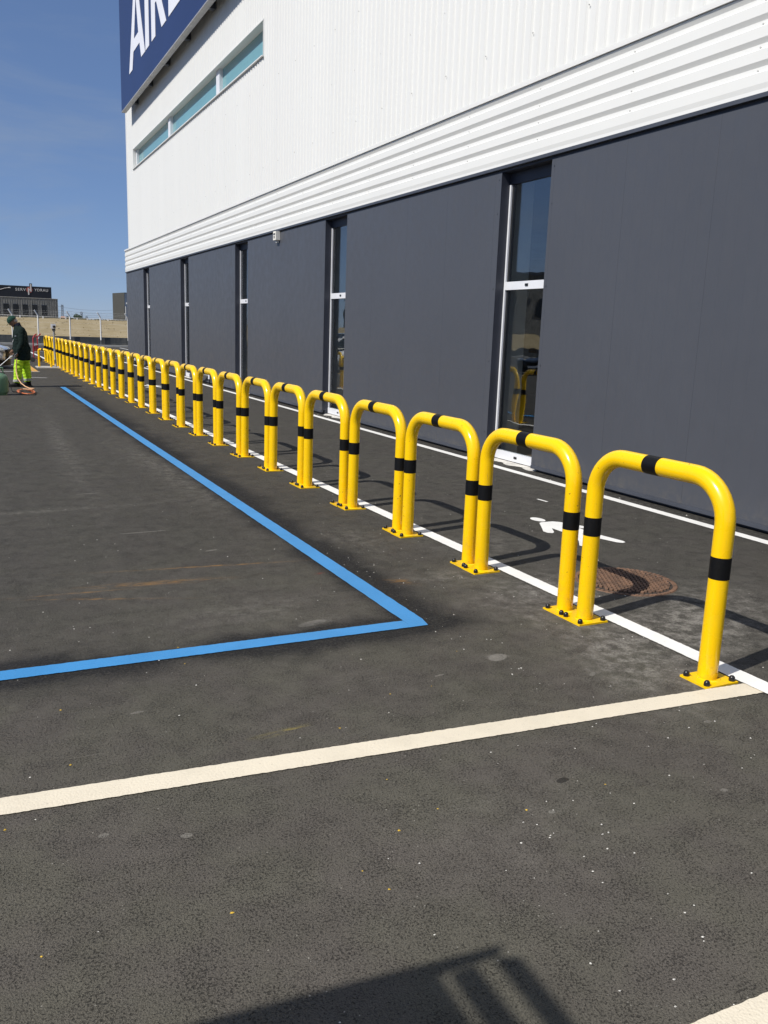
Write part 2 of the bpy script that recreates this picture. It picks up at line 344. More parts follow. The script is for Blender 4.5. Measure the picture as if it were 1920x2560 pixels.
# ------------------------------------------------------------------ mesh helpers
def tag(o, label=None, cat=None, group=None, kind=None):
    if label: o['label'] = label
    if cat: o['category'] = cat
    if group: o['group'] = group
    if kind: o['kind'] = kind
    return o
def empty(name, loc=(0, 0, 0), rz=0):
    o = bpy.data.objects.new(name, None); COL.objects.link(o); o.location = loc; o.rotation_euler = (0, 0, rz)
    o.empty_display_size = .1; return o
class MB:
    """collects shapes; build() links them as one mesh object"""
    def __init__(s): s.v = []; s.f = []; s.mi = []; s.sm = []; s.cur = 0
    def add(s, vs, fs, smooth=False):
        b = len(s.v); s.v += [tuple(v) for v in vs]
        for q in fs: s.f.append([b+i for i in q]); s.mi.append(s.cur); s.sm.append(smooth)
        return s
    def box(s, a, b):
        (x0, y0, z0), (x1, y1, z1) = a, b
        vs = [(x, y, z) for z in (z0, z1) for x, y in ((x0, y0), (x1, y0), (x1, y1), (x0, y1))]
        return s.add(vs, [(3, 2, 1, 0), (4, 5, 6, 7), (0, 1, 5, 4), (1, 2, 6, 5), (2, 3, 7, 6), (3, 0, 4, 7)])
    def obox(s, c, ax, ay, az, hx, hy, hz):
        c = Vector(c); ax, ay, az = [Vector(q).normalized() for q in (ax, ay, az)]
        vs = [c+ax*(i*hx)+ay*(j*hy)+az*(k*hz) for k in (-1, 1) for i, j in ((-1, -1), (1, -1), (1, 1), (-1, 1))]
        return s.add(vs, [(3, 2, 1, 0), (4, 5, 6, 7), (0, 1, 5, 4), (1, 2, 6, 5), (2, 3, 7, 6), (3, 0, 4, 7)])
    def tube(s, pts, r, n=12, caps=True, smooth=True, closed=False):
        pts = [Vector(p) for p in pts]; N = len(pts)
        rs = r if isinstance(r, (list, tuple)) else [r]*N
        up = None; rings = []
        for i, p in enumerate(pts):
            if closed: t = (pts[(i+1) % N]-pts[i-1]).normalized()
            else: t = (pts[min(i+1, N-1)]-pts[max(i-1, 0)]).normalized()
            if up is None:
                up = Vector((0, 0, 1)) if abs(t.z) < .9 else Vector((1, 0, 0))
            up = (up-t*up.dot(t)).normalized(); sd = t.cross(up)
            rings.append([p+(up*math.cos(2*math.pi*k/n)+sd*math.sin(2*math.pi*k/n))*rs[i] for k in range(n)])
        vs = [v for rg in rings for v in rg]; fs = []
        for i in range(N if closed else N-1):
            j = (i+1) % N
            for k in range(n): fs.append((i*n+k, i*n+(k+1) % n, j*n+(k+1) % n, j*n+k))
        s.add(vs, fs, smooth)
        if caps and not closed:
            s.add(rings[0], [tuple(range(n))]); s.add(rings[-1], [tuple(range(n))[::-1]])
        return s
    def lathe(s, prof, c=(0, 0, 0), n=20, smooth=True, capb=True, capt=True):
        c = Vector(c); vs = []
        for r, z in prof:
            for k in range(n): a = 2*math.pi*k/n; vs.append(c+Vector((r*math.cos(a), r*math.sin(a), z)))
        fs = [(i*n+k, i*n+(k+1) % n, (i+1)*n+(k+1) % n, (i+1)*n+k) for i in range(len(prof)-1) for k in range(n)]
        s.add(vs, fs, smooth)
        if capb: s.add(vs[:n], [tuple(range(n))[::-1]])
        if capt: s.add(vs[-n:], [tuple(range(n))])
        return s
    def loft(s, secs, n=16, smooth=True, caps=True):
        """secs: (center, axis_u*ru, axis_v*rv)"""
        vs = []
        for c, a, b in secs:
            c, a, b = Vector(c), Vector(a), Vector(b)
            for k in range(n): t = 2*math.pi*k/n; vs.append(c+a*math.cos(t)+b*math.sin(t))
        fs = [(i*n+k, i*n+(k+1) % n, (i+1)*n+(k+1) % n, (i+1)*n+k) for i in range(len(secs)-1) for k in range(n)]
        s.add(vs, fs, smooth)
        if caps: s.add(vs[:n], [tuple(range(n))[::-1]]); s.add(vs[-n:], [tuple(range(n))])
        return s
    def poly(s, pts): return s.add(pts, [tuple(range(len(pts)))])
    def prism(s, pts, d):
        """outline extruded by the vector d"""
        d = Vector(d); n = len(pts); a = [Vector(p) for p in pts]; b = [p+d for p in a]
        return s.add(a+b, [tuple(range(n))[::-1], tuple(range(n, 2*n))]+[(i, (i+1) % n, n+(i+1) % n, n+i) for i in range(n)])
    def ball(s, c, r, n=12, rings=8, zs=1., smooth=True):
        prof = [(max(1e-4, r*math.sin(math.pi*i/rings)), -r*math.cos(math.pi*i/rings)*zs) for i in range(rings+1)]
        return s.lathe(prof, c, n, smooth, False, False)
    def mesh(s, name, mats):
        me = bpy.data.meshes.new(name); me.from_pydata(s.v, [], s.f)
        for m in (mats if isinstance(mats, (list, tuple)) else [mats]): me.materials.append(m)
        me.polygons.foreach_set('material_index', s.mi); me.polygons.foreach_set('use_smooth', s.sm)
        bm = bmesh.new(); bm.from_mesh(me); bmesh.ops.recalc_face_normals(bm, faces=bm.faces); bm.to_mesh(me); bm.free()
        me.update(); return me
    def build(s, name, mats, parent=None, recalc=True):
        o = bpy.data.objects.new(name, s.mesh(name, mats)); COL.objects.link(o)
        if parent is not None: o.parent = parent
        return o
def flat(name, polys, mat, z):
    """painted marking: flat sheets facing up"""
    me = bpy.data.meshes.new(name); vs = []; fs = []
    for p in polys:
        b = len(vs); vs += [(x, y, z) for x, y in p]; fs.append(list(range(b, b+len(p))))
    me.from_pydata(vs, [], fs); me.materials.append(mat)
    bm = bmesh.new(); bm.from_mesh(me)
    for fc in bm.faces:
        fc.normal_update()
        if fc.normal.z < 0: fc.normal_flip()
    bm.to_mesh(me); bm.free()
    o = bpy.data.objects.new(name, me); COL.objects.link(o); return o
def stripe(p0, p1, w, step=.012, jit=.0018, cut0=0., cut1=0.):
    """outline of a painted stripe with slightly ragged edges; cut = skew of the ends"""
    p0, p1 = Vector(p0), Vector(p1); d = p1-p0; L = d.length; d /= L; nrm = Vector((-d.y, d.x))
    n = max(2, int(L/step)); A = []; B = []
    for i in range(n+1):
        t = i/n
        j = rnd.uniform(-jit, jit); k = rnd.uniform(-jit, jit)
        c = p0+d*(L*t)
        A.append(c+nrm*(w/2+j)+d*((cut0*(1-t)+cut1*t)*.5)); B.append(c-nrm*(w/2+k)-d*((cut0*(1-t)+cut1*t)*.5))
    return [[A[i], A[i+1], B[i+1], B[i]] for i in range(n)]

# ------------------------------------------------------------------ ground and markings
g = MB().add([(-900, -300, 0), (900, -300, 0), (900, 1500, 0), (-900, 1500, 0)], [(0, 1, 2, 3)])
tag(g.build('asphalt_ground', M_asphalt), kind='structure')
tag(flat('white_walkway_line', stripe((3.285, 2.35), (3.12, 20), .115)+stripe((3.12, 20), (2.97, 36), .115, .2)+stripe((2.97, 36), (2.75, 56), .12, .5), M_white, .008), kind='structure')
tag(flat('white_wall_line', stripe((5.80, -3), (5.79, 12), .115)+stripe((5.79, 12), (5.80, 37), .115, .1), M_white, .004), kind='structure')
tag(flat('cream_bay_line', stripe((-2.6, 3.0), (3.30, 2.63), .112), M_cream, .004), kind='structure')
tag(flat('cream_front_line', stripe((-2.6, 1.19), (4.4, 1.165), .115), M_cream, .004), kind='structure')
bl = []
bl += stripe((2.165, 4.05), (2.055, 22.3), .118, .05)                       # long arm
bl += stripe((-2.6, 3.985), (2.105, 3.995), .112)
bl += [[(2.105, 3.939), (2.205, 3.940), (2.225, 4.05), (2.106, 4.0505)]]
tag(flat('blue_bay_line', bl, M_blue, .004), kind='structure')
tag(flat('far_bay_lines', [q for y in (40.5, 43, 45.5, 48, 50.5) for q in stripe((3.4, y), (8.6, y), .1, .5)]+stripe((8.6, 38), (8.9, 58), .1, .5)
     + stripe((.2, 28.95), (2.02, 28.95), .1, .1)+stripe((.8, 33.4), (2.0, 33.4), .1, .2)+stripe((1.55, 25.98), (1.98, 25.9), .07, .1), M_white, .004), kind='structure')
tag(flat('orange_hatch', [[(1.80, 29.1), (1.99, 29.1), (1.98, 32.0), (1.99, 33.3), (1.90, 33.3), (1.86, 31.5)]]+stripe((-.5, 29.2), (.6, 30.4), .2, .2), M_orange_mark, .004), kind='structure')
tag(flat('paint_dash', stripe((5.028, 6.89), (5.04, 6.74), .028), M_white, .004), kind='structure')
cb = MB().box((2.1, 31.05, -.05), (2.95, 32.1, .03)); tag(cb.build('concrete_pad', M_kerb), kind='structure')

def walker():
    out = [(4.42, 5.972), (4.385, 5.955), (4.345, 5.885), (4.28, 5.77), (4.222, 5.672), (4.225, 5.615), (4.258, 5.592), (4.29, 5.615), (4.365, 5.748), (4.366, 5.62), (4.378, 5.45),
           (4.29, 5.29), (4.205, 5.175), (4.215, 5.125), (4.262, 5.110), (4.31, 5.14), (4.42, 5.30), (4.485, 5.50), (4.515, 5.32), (4.565, 5.17), (4.60, 5.135), (4.64, 5.15), (4.65, 5.19), (4.61, 5.40),
           (4.595, 5.60), (4.60, 5.70), (4.655, 5.615), (4.69, 5.60), (4.72, 5.63), (4.715, 5.68), (4.64, 5.82), (4.585, 5.93), (4.535, 5.972)]
    head = [(4.455+.056*math.cos(a), 6.078+.085*math.sin(a)) for a in [2*math.pi*k/28 for k in range(28)]]
    return [out, head]
pg = 'white walking figures painted on the footway'
a = flat('pedestrian_symbol', walker(), M_white, .004)
tag(a, 'white painted walking figure on the footway, nearest one, beyond the manhole cover', 'road marking', pg)
a = flat('pedestrian_symbol', [[(x-.18, y+17.2) for x, y in p] for p in walker()], M_white, .004)
tag(a, 'farther white painted walking figure on the footway, seen between the hoops', 'road marking', pg)

# ------------------------------------------------------------------ loose chips on the ground
def chips(name, n, mat, region, smin, smax):
    b = MB()
    for _ in range(n):
        x, y = region(); s_ = rnd.uniform(smin, smax); a = rnd.random()*6.28
        vs = [(x+s_*rnd.uniform(.6, 1.2)*math.cos(a+k*1.2566), y+s_*rnd.uniform(.4, 1.)*math.sin(a+k*1.2566), .001) for k in range(5)]
        b.add(vs+[(x, y, s_*rnd.uniform(.4, .9))], [(k, (k+1) % 5, 5) for k in range(5)])
    return b.build(name, mat)
def reg_all():
    t = rnd.random()
    if t < .30: return rnd.uniform(3.3, 5.6), rnd.uniform(2, 11)
    if t < .50: return rnd.uniform(2.2, 3.2), rnd.uniform(2, 6)
    if t < .66: return 5.97-abs(rnd.gauss(0, .10)), rnd.uniform(4, 26)
    if t < .76: return rnd.gauss(1.65, .25), rnd.gauss(1.9, .35)
    return rnd.uniform(-.2, 3.4), rnd.uniform(1.2, 8)
tag(chips('stone_chips', 460, M_chip, reg_all, .0022, .0055), 'scattered pale stone chips on the dark asphalt', 'gravel', kind='stuff')
tag(chips('larger_stone_chips', 46, M_chip, lambda: (5.98-abs(rnd.gauss(0, .11)), rnd.uniform(4.6, 22)), .006, .014), 'bigger white grit lying along the foot of the grey wall', 'gravel', kind='stuff')
tag(chips('yellow_leaf_flakes', 24, M_leaf, lambda: (rnd.uniform(0, 2.2), rnd.uniform(1.5, 4.2)), .003, .007), 'tiny yellow leaf flakes on the asphalt', 'leaves', kind='stuff')

# ------------------------------------------------------------------ manhole
mh = empty('manhole_cover', (3.874, 4.27, 0), R(40))
tag(mh, 'rusty round iron manhole cover in the footway behind the nearest hoops', 'manhole cover')
b = MB().lathe([(.335, -.02), (.335, .003), (.305, .003), (.305, -.02)], n=64, capb=False, capt=False)
for k in range(64):
    a = 2*math.pi*k/64; b.obox((.319*math.cos(a), .319*math.sin(a), .0035), (math.cos(a), math.sin(a), 0), (-math.sin(a), math.cos(a), 0), (0, 0, 1), .012, .010, .003)
b.build('frame_ring', M_rust, mh)
b = MB().lathe([(.303, -.02), (.303, .003)], n=64)
b.cur = 1
for i in range(-8, 9):
    for j in range(-10, 11):
        x, y = i*.038, j*.029+(.0145 if i % 2 else 0)
        if x*x+y*y < .284**2: b.obox((x, y, .008), (1, 0, 0), (0, 1, 0), (0, 0, 1), .0145, .0095, .006)
b.build('cover_plate', [M_rust2, M_rust], mh)

# ------------------------------------------------------------------ hoop barriers
W, G, RT = .9154, .1798, .0468
def hoop_path(w, h, r, n=10):
    p = [(0, 0, .008), (0, 0, .25), (0, 0, .5), (0, 0, h-r)]
    for k in range(1, n+1):
        a = math.pi/2*k/n; p.append((0, r-r*math.cos(a), h-r+r*math.sin(a)))
    for k in range(0, n+1):
        a = math.pi/2*k/n; p.append((0, w-r+r*math.sin(a), h-r+r*math.cos(a)))
    p += [(0, w, .5), (0, w, .25), (0, w, .008)]
    return p
HC = .952
tube_me = MB().tube(hoop_path(W, HC, .205), RT, 28, caps=False).mesh('tube', M_yellow)
leg_band_me = MB().tube([(0, 0, .498), (0, 0, .550), (0, 0, .602)], RT+.0011, 28, caps=False).mesh('leg_band', M_tape)
top_band_me = MB().tube([(0, W/2-.008, HC), (0, W/2+.042, HC), (0, W/2+.092, HC)], RT+.0011, 28, caps=False).mesh('top_band', M_tape)
pb = MB().box((-.103, -.085, 0), (.099, .085, .010)); pb.tube([(0, 0, .009), (0, 0, .0135)], [.056, RT+.001], 28, caps=False)
plate_me = pb.mesh('foot_plate', M_yellow)
bolt_me = MB().lathe([(.0150, .010), (.0150, .017), (.0143, .025), (.0112, .032), (.006, .0358), (.0005, .037)], n=14, capb=False, capt=False).mesh('bolt', M_black)
def child(name, me, par, loc=(0, 0, 0)):
    o = bpy.data.objects.new(name, me); COL.objects.link(o); o.parent = par; o.location = loc; return o
word = ['nearest', 'second', 'third', 'fourth', 'fifth', 'sixth', 'seventh', 'eighth', 'ninth', 'tenth', 'eleventh', 'twelfth', 'thirteenth', 'fourteenth', 'fifteenth', 'sixteenth']
back = ['last', 'last but one', 'third from last', 'fourth from last', 'fifth from last']
def hoop_label(i):
    if i == 0: return 'nearest yellow hoop barrier with black bands, standing at the end of the cream line'
    if i == 1: return 'second yellow hoop barrier from the near end, its near leg beside the rusty manhole cover'
    if i == 2: return 'third yellow hoop barrier from the near end of the row, a worn walking figure behind'
    if i < 16: return f'{word[i]} yellow hoop barrier from the near end of the row'
    if i < 27:
        k = 26-i
        return 'yellow hoop barrier just in front of the grey camera post' if k == 0 else f'{word[k]} yellow hoop barrier counting from the grey camera post towards the viewer'
    return f'{back[30-i]} yellow hoop barrier at the far end, behind the grey camera post'
HG = 'yellow hoop barriers in a row along the footway'
for i in range(31):
    s_ = i*(W+G); x = 3.1114-.0994*s_/10+.0018*(s_/10)**2; y = 2.8077+s_
    y += rnd.uniform(-.006, .006) if i > 0 else 0; x += rnd.uniform(-.004, .004) if i > 0 else 0
    h = empty('hoop_barrier', (x, y, 0), R(.57)+rnd.uniform(-.006, .006))
    h.rotation_euler[1] = rnd.uniform(-.007, .007); h.scale = (1, 1, rnd.uniform(.994, 1.006))
    tag(h, hoop_label(i), 'barrier', HG)
    t = child('tube', tube_me, h)
    for ly in (0, W): child('leg_band', leg_band_me, h, (0, ly, rnd.uniform(-.006, .006)))
    child('top_band', top_band_me, h, (0, rnd.uniform(-.02, .01), 0))
    for ly in (-.018, W-.006):
        pl = child('foot_plate', plate_me, h, (-.004, ly, 0))
        if i < 18:
            for bx in (-.083, .078):
                for by in (-.064, .064): child('bolt', bolt_me, pl, (bx, by, 0))

# ------------------------------------------------------------------ warehouse
X = 6.0405
Y0, Y1, ZR = -8., 37.2, 14.6
YU = 36.2
bld = empty('warehouse', (X, 15, 0))
tag(bld, 'large warehouse with white ribbed upper cladding over a dark grey panelled ground floor', 'building')
def part(mb, name, mats, parent=bld):
    o = mb.build(name, mats, parent)
    if parent is not None and parent is bld: o.location = (-X, -15, 0)
    return o
WIN = [(8.455, 9.475), (14.30, 15.31), (20.195, 21.255), (26.2, 27.27), (32.3, 33.42)]
edges = [Y0]+[v for w_ in WIN for v in w_]+[Y1]
ZT = 3.532
for i in range(0, len(edges), 2):
    a, c = edges[i], edges[i+1]
    b = MB()
    b.cur = 0; b.add([(X, a, .075), (X, c, .075), (X, c, ZT), (X, a, ZT)], [(0, 1, 2, 3)])
    b.cur = 1; b.add([(X, a, .075), (X, a, ZT), (X+.15, a, ZT), (X+.15, a, .075)], [(0, 1, 2, 3)]); b.add([(X, c, .075), (X, c, ZT), (X+.15, c, ZT), (X+.15, c, .075)], [(0, 1, 2, 3)])
    b.add([(X, a, .075), (X, c, .075), (X+.15, c, .075), (X+.15, a, .075)], [(0, 1, 2, 3)])
    b.cur = 2; b.box((X+.185, a+.02, 0), (X+.50, c-.02, 3.9))
    part(b, 'wall_panel', [M_panel, M_reveal, M_plaster])
    b = MB().box((X-.014, a+.01, .035), (X+.03, c-.01, .0745)); b.box((X+.06, a+.01, -.05), (X+.14, c-.01, .074))
    part(b, 'base_flashing', M_trim)
    b = MB()                                                  # panel fixings
    for yy in (a+.05, c-.05):
        for zz in (.35, 1.25, 2.15, 3.05, 3.45): b.tube([(X-.003, yy, zz), (X+.002, yy, zz)], .007, 8)
    part(b, 'panel_screws', M_black)
b = MB().box((X-.035, Y0, 3.562), (X+.3, Y1+.01, 3.598)); part(b, 'eaves_flashing', M_trim)
b = MB().box((X+.012, Y0, 3.5325), (X+.30, Y1, 3.5615)); part(b, 'shadow_gap', M_reveal)
b = MB().box((X+.001, Y1-.001, 0), (30, Y1+.004, 4.40)); b.box((X+.002, YU-.05, 4.401), (30, YU+.004, ZR)); b.box((X+.002, YU+.0045, 4.401), (30, Y1, 4.42)); b.box((X+.5, Y0-.004, 0), (30, Y0, ZR)); b.box((X, Y0, ZR+.011), (30, YU, ZR+.1)); b.box((29.9, Y0, 0), (29.999, YU-.06, ZR)); part(b, 'rear_walls', M_clad)
b = MB().box((X+.51, Y0, -.02), (14, Y1-.01, .02)); b.cur = 1; b.box((14, Y0, -.02), (14.1, Y1-.01, 4)); b.box((X+.51, Y0, 3.6), (14, Y1-.01, 3.7))
part(b, 'interior', [M_infloor, M_indoor])
# horizontally fluted band
zb, zt = 3.5985, 4.40
prof = [(-.004, zb), (-.004, zb+.034)]
z = zb+.034
outer, inner = -.011, .010
while z < zt-.05:
    prof += [(outer, z+.042), (outer, z+.042+.088), (outer+.002, z+.130), (inner, z+.146), (inner, z+.1785)]
    z += .1785
prof = [(x_, min(q, zt)) for x_, q in prof]
b = MB()
for (xa, za), (xb, zb2) in zip(prof[:-1], prof[1:]):
    if zb2-za > 1e-4: b.add([(X+xa-.02, Y0, za), (X+xa-.02, Y1+.03, za), (X+xb-.02, Y1+.03, zb2), (X+xb-.02, Y0, zb2)], [(0, 1, 2, 3)])
part(b, 'fluted_band', M_clad)
b = MB().box((X+.03, Y0, 3.60), (X+.06, Y1, 4.5)); part(b, 'band_backing', M_trim)
b = MB().box((X-.050, Y0, 4.405), (X+.02, Y1+.03, 4.416)); b.box((X-.050, Y0, 4.4165), (X-.046, Y1+.03, 4.455)); part(b, 'drip_flashing', M_clad)
b = MB()
for z_ in (3.783, 3.961, 4.14, 4.318, 3.607):
    for k in range(24): b.tube([(X-.018, 1.0+1.55*k, z_), (X-.006, 1.0+1.55*k, z_)], .009, 6)
for k in range(45):
    for z_, o_ in ((4.95, 0), (5.75, .1), (6.6, 0)):
        b.tube([(X-.0435, Y0+.95+k*1.0+o_, z_), (X-.03, Y0+.95+k*1.0+o_, z_)], .007, 6)
part(b, 'cladding_screws', M_screw)
# vertical ribs
SY = (18.96, 34.72); SZ = (7.17, 7.87)
per, dep = .1667, .024
def ribs(y0, y1, z0, z1):
    b = MB(); pts = []
    k = math.floor(y0/per)
    ys = []
    while k*per < y1:
        for off, d in (((0, 0), (.070, 0), (.088, dep), (.140, dep), (.158, 0)) if k % 6 else ((0, .003), (.095, .003), (.110, dep), (.140, dep), (.158, 0))):
            q = k*per+off
            if y0 < q < y1: ys.append((q, d))
        k += 1
    ys = [(y0, ys[0][1])]+ys+[(y1, ys[-1][1])]
    for (ya, da), (yb, db) in zip(ys[:-1], ys[1:]):
        if yb-ya > 1e-4: b.add([(X-.042+da, ya, z0), (X-.042+db, yb, z0), (X-.042+db, yb, z1), (X-.042+da, ya, z1)], [(0, 1, 2, 3)])
    return b
for a in ((Y0, SY[0], 4.43, ZR), (SY[1], YU, 4.43, ZR), (SY[0], SY[1], 4.43, SZ[0]), (SY[0], SY[1], SZ[1], ZR)):
    part(ribs(*a), 'ribbed_cladding', M_clad)
b = MB().box((X-.048, YU-.14, 4.426), (X+.1, YU+.012, ZR+.01)); part(b, 'corner_trim', M_clad)
# strip window
sw = bpy.data.objects.new('strip_window', None); COL.objects.link(sw); sw.parent = bld; sw.location = (-X, -15, 0)
y0, y1 = SY; z0, z1 = SZ; xi = X+.16
b = MB().box((X-.05, y0-.03, z1-.005), (xi, y1+.03, z1+.022)); b.box((X-.085, y0-.03, z0-.012), (xi, y1+.03, z0+.012))
b.box((X-.05, y0-.025, z0+.0125), (xi, y0, z1-.0055)); b.box((X-.05, y1, z0+.0125), (xi, y1+.025, z1-.0055)); part(b, 'window_lining', M_clad, sw)
b = MB()
for yy, hw in ((28.85, .16), (23.03, .16), (y0+.03, .025), (y1-.10, .08)): b.box((xi-.10, yy-hw, z0+.0125), (xi+.02, yy+hw, z1-.0055))
b.box((xi-.03, y0, z0+.013), (xi+.021, y1, z0+.05)); part(b, 'mullion', M_frame, sw)
for a, c in ((y0+.06, 22.87), (23.19, 28.69), (29.01, y1-.19)):
    part(MB().box((xi-.012, a, z0+.0505), (xi, c, z1-.006)), 'pane', M_teal, sw)
# ground floor windows
for k, (a, c) in enumerate(WIN):
    w = bpy.data.objects.new('tall_window', None); COL.objects.link(w); w.parent = bld; w.location = (-X, -15, 0)
    xa, xb = X+.122, X+.182
    fr = MB().box((xa, c-.034, .03), (xa+.022, c-.004, 3.395)); fr.box((xa, a+.004, .03), (xa+.022, a+.034, 3.395))
    fr.box((xa-.004, a+.002, 2.140), (xb, c-.0345, 2.238)); fr.box((xa-.004, a+.002, .024), (xb, c-.002, .128))
    part(fr, 'frame', M_frame, w)
    gk = MB()
    for z0_, z1_ in ((.1285, 2.1395), (2.2385, 3.3955)): gk.box((xa+.0225, c-.070, z0_), (xb, c-.004, z1_)); gk.box((xa+.0225, a+.004, z0_), (xb, a+.070, z1_))
    part(gk, 'gasket', M_gasket, w)
    part(MB().box((xa+.005, a+.004, 3.396), (xb, c-.004, 3.53)), 'head_rail', M_reveal, w)
    part(MB().box((xa-.012, (a+c)/2-.03, 2.177), (xa-.0045, (a+c)/2+.03, 2.207)).box((xa-.012, (a+c)/2-.03, .065), (xa-.0045, (a+c)/2+.03, .09)), 'drain_cap', M_black, w)
    part(MB().box((xa+.026, a+.0705, .1285), (xa+.034, c-.0705, 2.1395)), 'lower_pane', M_glass, w)
    part(MB().box((xa+.026, a+.0705, 2.2385), (xa+.034, c-.0705, 3.3955)), 'upper_pane', M_glass, w)
    b = MB(); n = 22; top = []
    for q in range(n+1):
        yy = a-.06+(c-a+.02)*q/n; ext = .06+.035*math.sin(q*.7+k)+rnd.uniform(-.010, .010)
        if q in (0, n): ext *= .4
        top.append((X+.06-ext, yy))
    vs = [(x_, y_, .002) for x_, y_ in top]+[(X+.05, y_, .012) for x_, y_ in top]+[(X+.16, y_, .014) for x_, y_ in top]
    N1 = n+1
    b.add(vs, [(i, i+1, N1+i+1, N1+i) for i in range(n)]+[(N1+i, N1+i+1, 2*N1+i+1, 2*N1+i) for i in range(n)], True)
    part(b, 'mortar_sill', M_mortar, w)

# sign on brackets
K = 5.63/5.55
XS = 5.63
sg = empty('company_sign', (XS, 25, 9.12))
tag(sg, 'navy blue sign board with big white letters hung high on the warehouse', 'sign')
def sp(mb, name, mat, par=sg):
    o = mb.build(name, mat, par)
    if par is sg: o.location = (-XS, -25, -9.12)
    return o
SYB = 34.75
sp(MB().box((XS, 10.2, 9.13), (XS+.12, SYB, 12.95)), 'board', M_navy)
b = MB().box((XS-.002, 10.2, 9.10), (XS+.16, SYB+.02, 9.129)); b.box((XS+.121, 10.2, 9.129), (XS+.16, SYB, 12.95)); sp(b, 'steel_edge', M_steel)
for k in range(9):
    yy = 33.4-2.65*k
    b = MB().box((XS+.161, yy-.09, 9.15), (X-.06, yy+.09, 9.38)); b.box((XS+.1601, yy-.04, 9.38), (XS+.22, yy+.04, 12.7)); sp(b, 'bracket', M_trim)
def L(y): return y*K
zb0 = (9.845-1.57)*K+1.57; H = 2.36
def letter(ch, polys):
    b = MB()
    for p in polys: b.prism([(XS-.003, L(y), zb0+z_*H) for y, z_ in p], (-.008, 0, 0))
    sp(b, 'letter_'+ch, M_letter)
t = .62
letter('a', [[(32.45, 0), (31.82, 0), (31.57, .21), (31.40, .36), (30.98, .86), (30.98, 1), (31.30, 1)],
             [(29.58, 0), (30.21, 0), (30.46, .21), (30.63, .36), (30.979, .86), (30.979, 1), (30.70, 1)],
             [(31.57, .2101), (30.461, .2101), (30.631, .36), (31.40, .3601)]])
letter('i', [[(29.48, 0), (28.89, 0), (28.89, 1), (29.48, 1)]])
def arc(cy, cz, ry, rz, a0, a1, n=10): return [(cy+ry*math.cos(R(a0+(a1-a0)*i/n)), cz+rz*math.sin(R(a0+(a1-a0)*i/n))) for i in range(n+1)]
def bowl(yl, z0_, z1_, wy, th, tz):
    """ring half of a bowl opening to the stem; y falls to the right"""
    cz = (z0_+z1_)/2; rz = (z1_-z0_)/2
    o = [(yl-c_*wy, cz+s2*rz) for c_, s2 in [(math.cos(R(q)), math.sin(R(q))) for q in range(90, -91, -10)]]
    i_ = [(yl-c_*(wy-th), cz+s2*(rz-tz)) for c_, s2 in [(math.cos(R(q)), math.sin(R(q))) for q in range(-90, 91, 10)]]
    return o+i_
letter('r', [[(28.5, 0), (27.92, 0), (27.92, 1), (28.5, 1)], [(27.92, .80), (27.4, .80), (27.4, 1), (27.919, 1)], [(27.919, .38), (27.4, .38), (27.4, .56), (27.919, .56)], bowl(27.399, .38, 1., .85, .55, .2),
             [(27.72, .379), (27.02, 0), (26.40, 0), (27.15, .379)]])
letter('b', [[(26.07, 0), (25.48, 0), (25.48, 1), (26.07, 1)]]+[[(25.479, z_), (24.7, z_), (24.7, z_+.19), (25.479, z_+.19)] for z_ in (0, .42, .81)]+[bowl(24.699, 0, .52, .95, .57, .19), bowl(24.699, .521, 1, .85, .55, .19)])
letter('u', [[(23.2, .3), (22.62, .3), (22.62, 1), (23.2, 1)], [(21.5, .3), (20.92, .3), (20.92, 1), (21.5, 1)],
             [(22.06+1.14*math.cos(R(q)), .299+.299*math.sin(R(q))) for q in range(180, 361, 12)]+[(22.06+.56*math.cos(R(q)), .299+.09*math.sin(R(q))) for q in range(360, 179, -12)]])
letter('s', [[(20.3, 0), (18.3, 0), (18.3, .2), (20.3, .2)], [(18.88, .201), (18.3, .201), (18.3, .4), (18.88, .4)], [(20.3, .401), (18.3, .401), (18.3, .6), (20.3, .6)], [(20.3, .601), (19.72, .601), (19.72, .8), (20.3, .8)], [(20.3, .801), (18.3, .801), (18.3, 1), (20.3, 1)]])

# alarm box on the wall, flexible pipes
o = empty('alarm_box', (X, 17.95, 3.36)); tag(o, 'small beige alarm box fixed to the grey wall just below the white band', 'alarm box')
MB().box((-.10, -.085, .015), (-.004, .085, .19)).box((-.06, -.03, -.035), (-.01, .03, .014)).build('casing', M_plaster, o)
MB().box((-.106, -.02, .05), (-.1005, .03, .10)).box((-.106, -.05, .12), (-.1005, .05, .15)).build('lens', M_black, o)
for i, (py, lab) in enumerate(((23.65, 'grey corrugated pipe stub with red cap at the wall foot, the nearer one'), (35.3, 'far grey corrugated pipe stub at the foot of the wall near the building corner'))):
    o = empty('corrugated_pipe', (X, py, 0)); tag(o, lab, 'pipe', 'pipe stubs at the foot of the wall')
    pts = []; rs = []
    for k in range(40):
        q = k/39; pts.append((-.03-.16*math.sin(q*2.2), .06+1.05*q, .245+.05*math.sin(q*2.4)-.26*q*q)); rs.append(.048+(.006 if k % 2 else -.003))
    MB().tube(pts, rs, 12).build('hose', M_pipe, o)
    MB().tube([(-.04, .04, .14), (-.04, .03, .34)], .034, 12).build('valve_body', M_frame, o)
    MB().tube([(-.04, .03, .341), (-.04, .03, .385)], .030, 12).build('red_cap', M_red, o)
    MB().tube([(-.04, .04, .139), (-.03, .05, .0)], .012, 8).build('drain_pipe', M_tape, o)

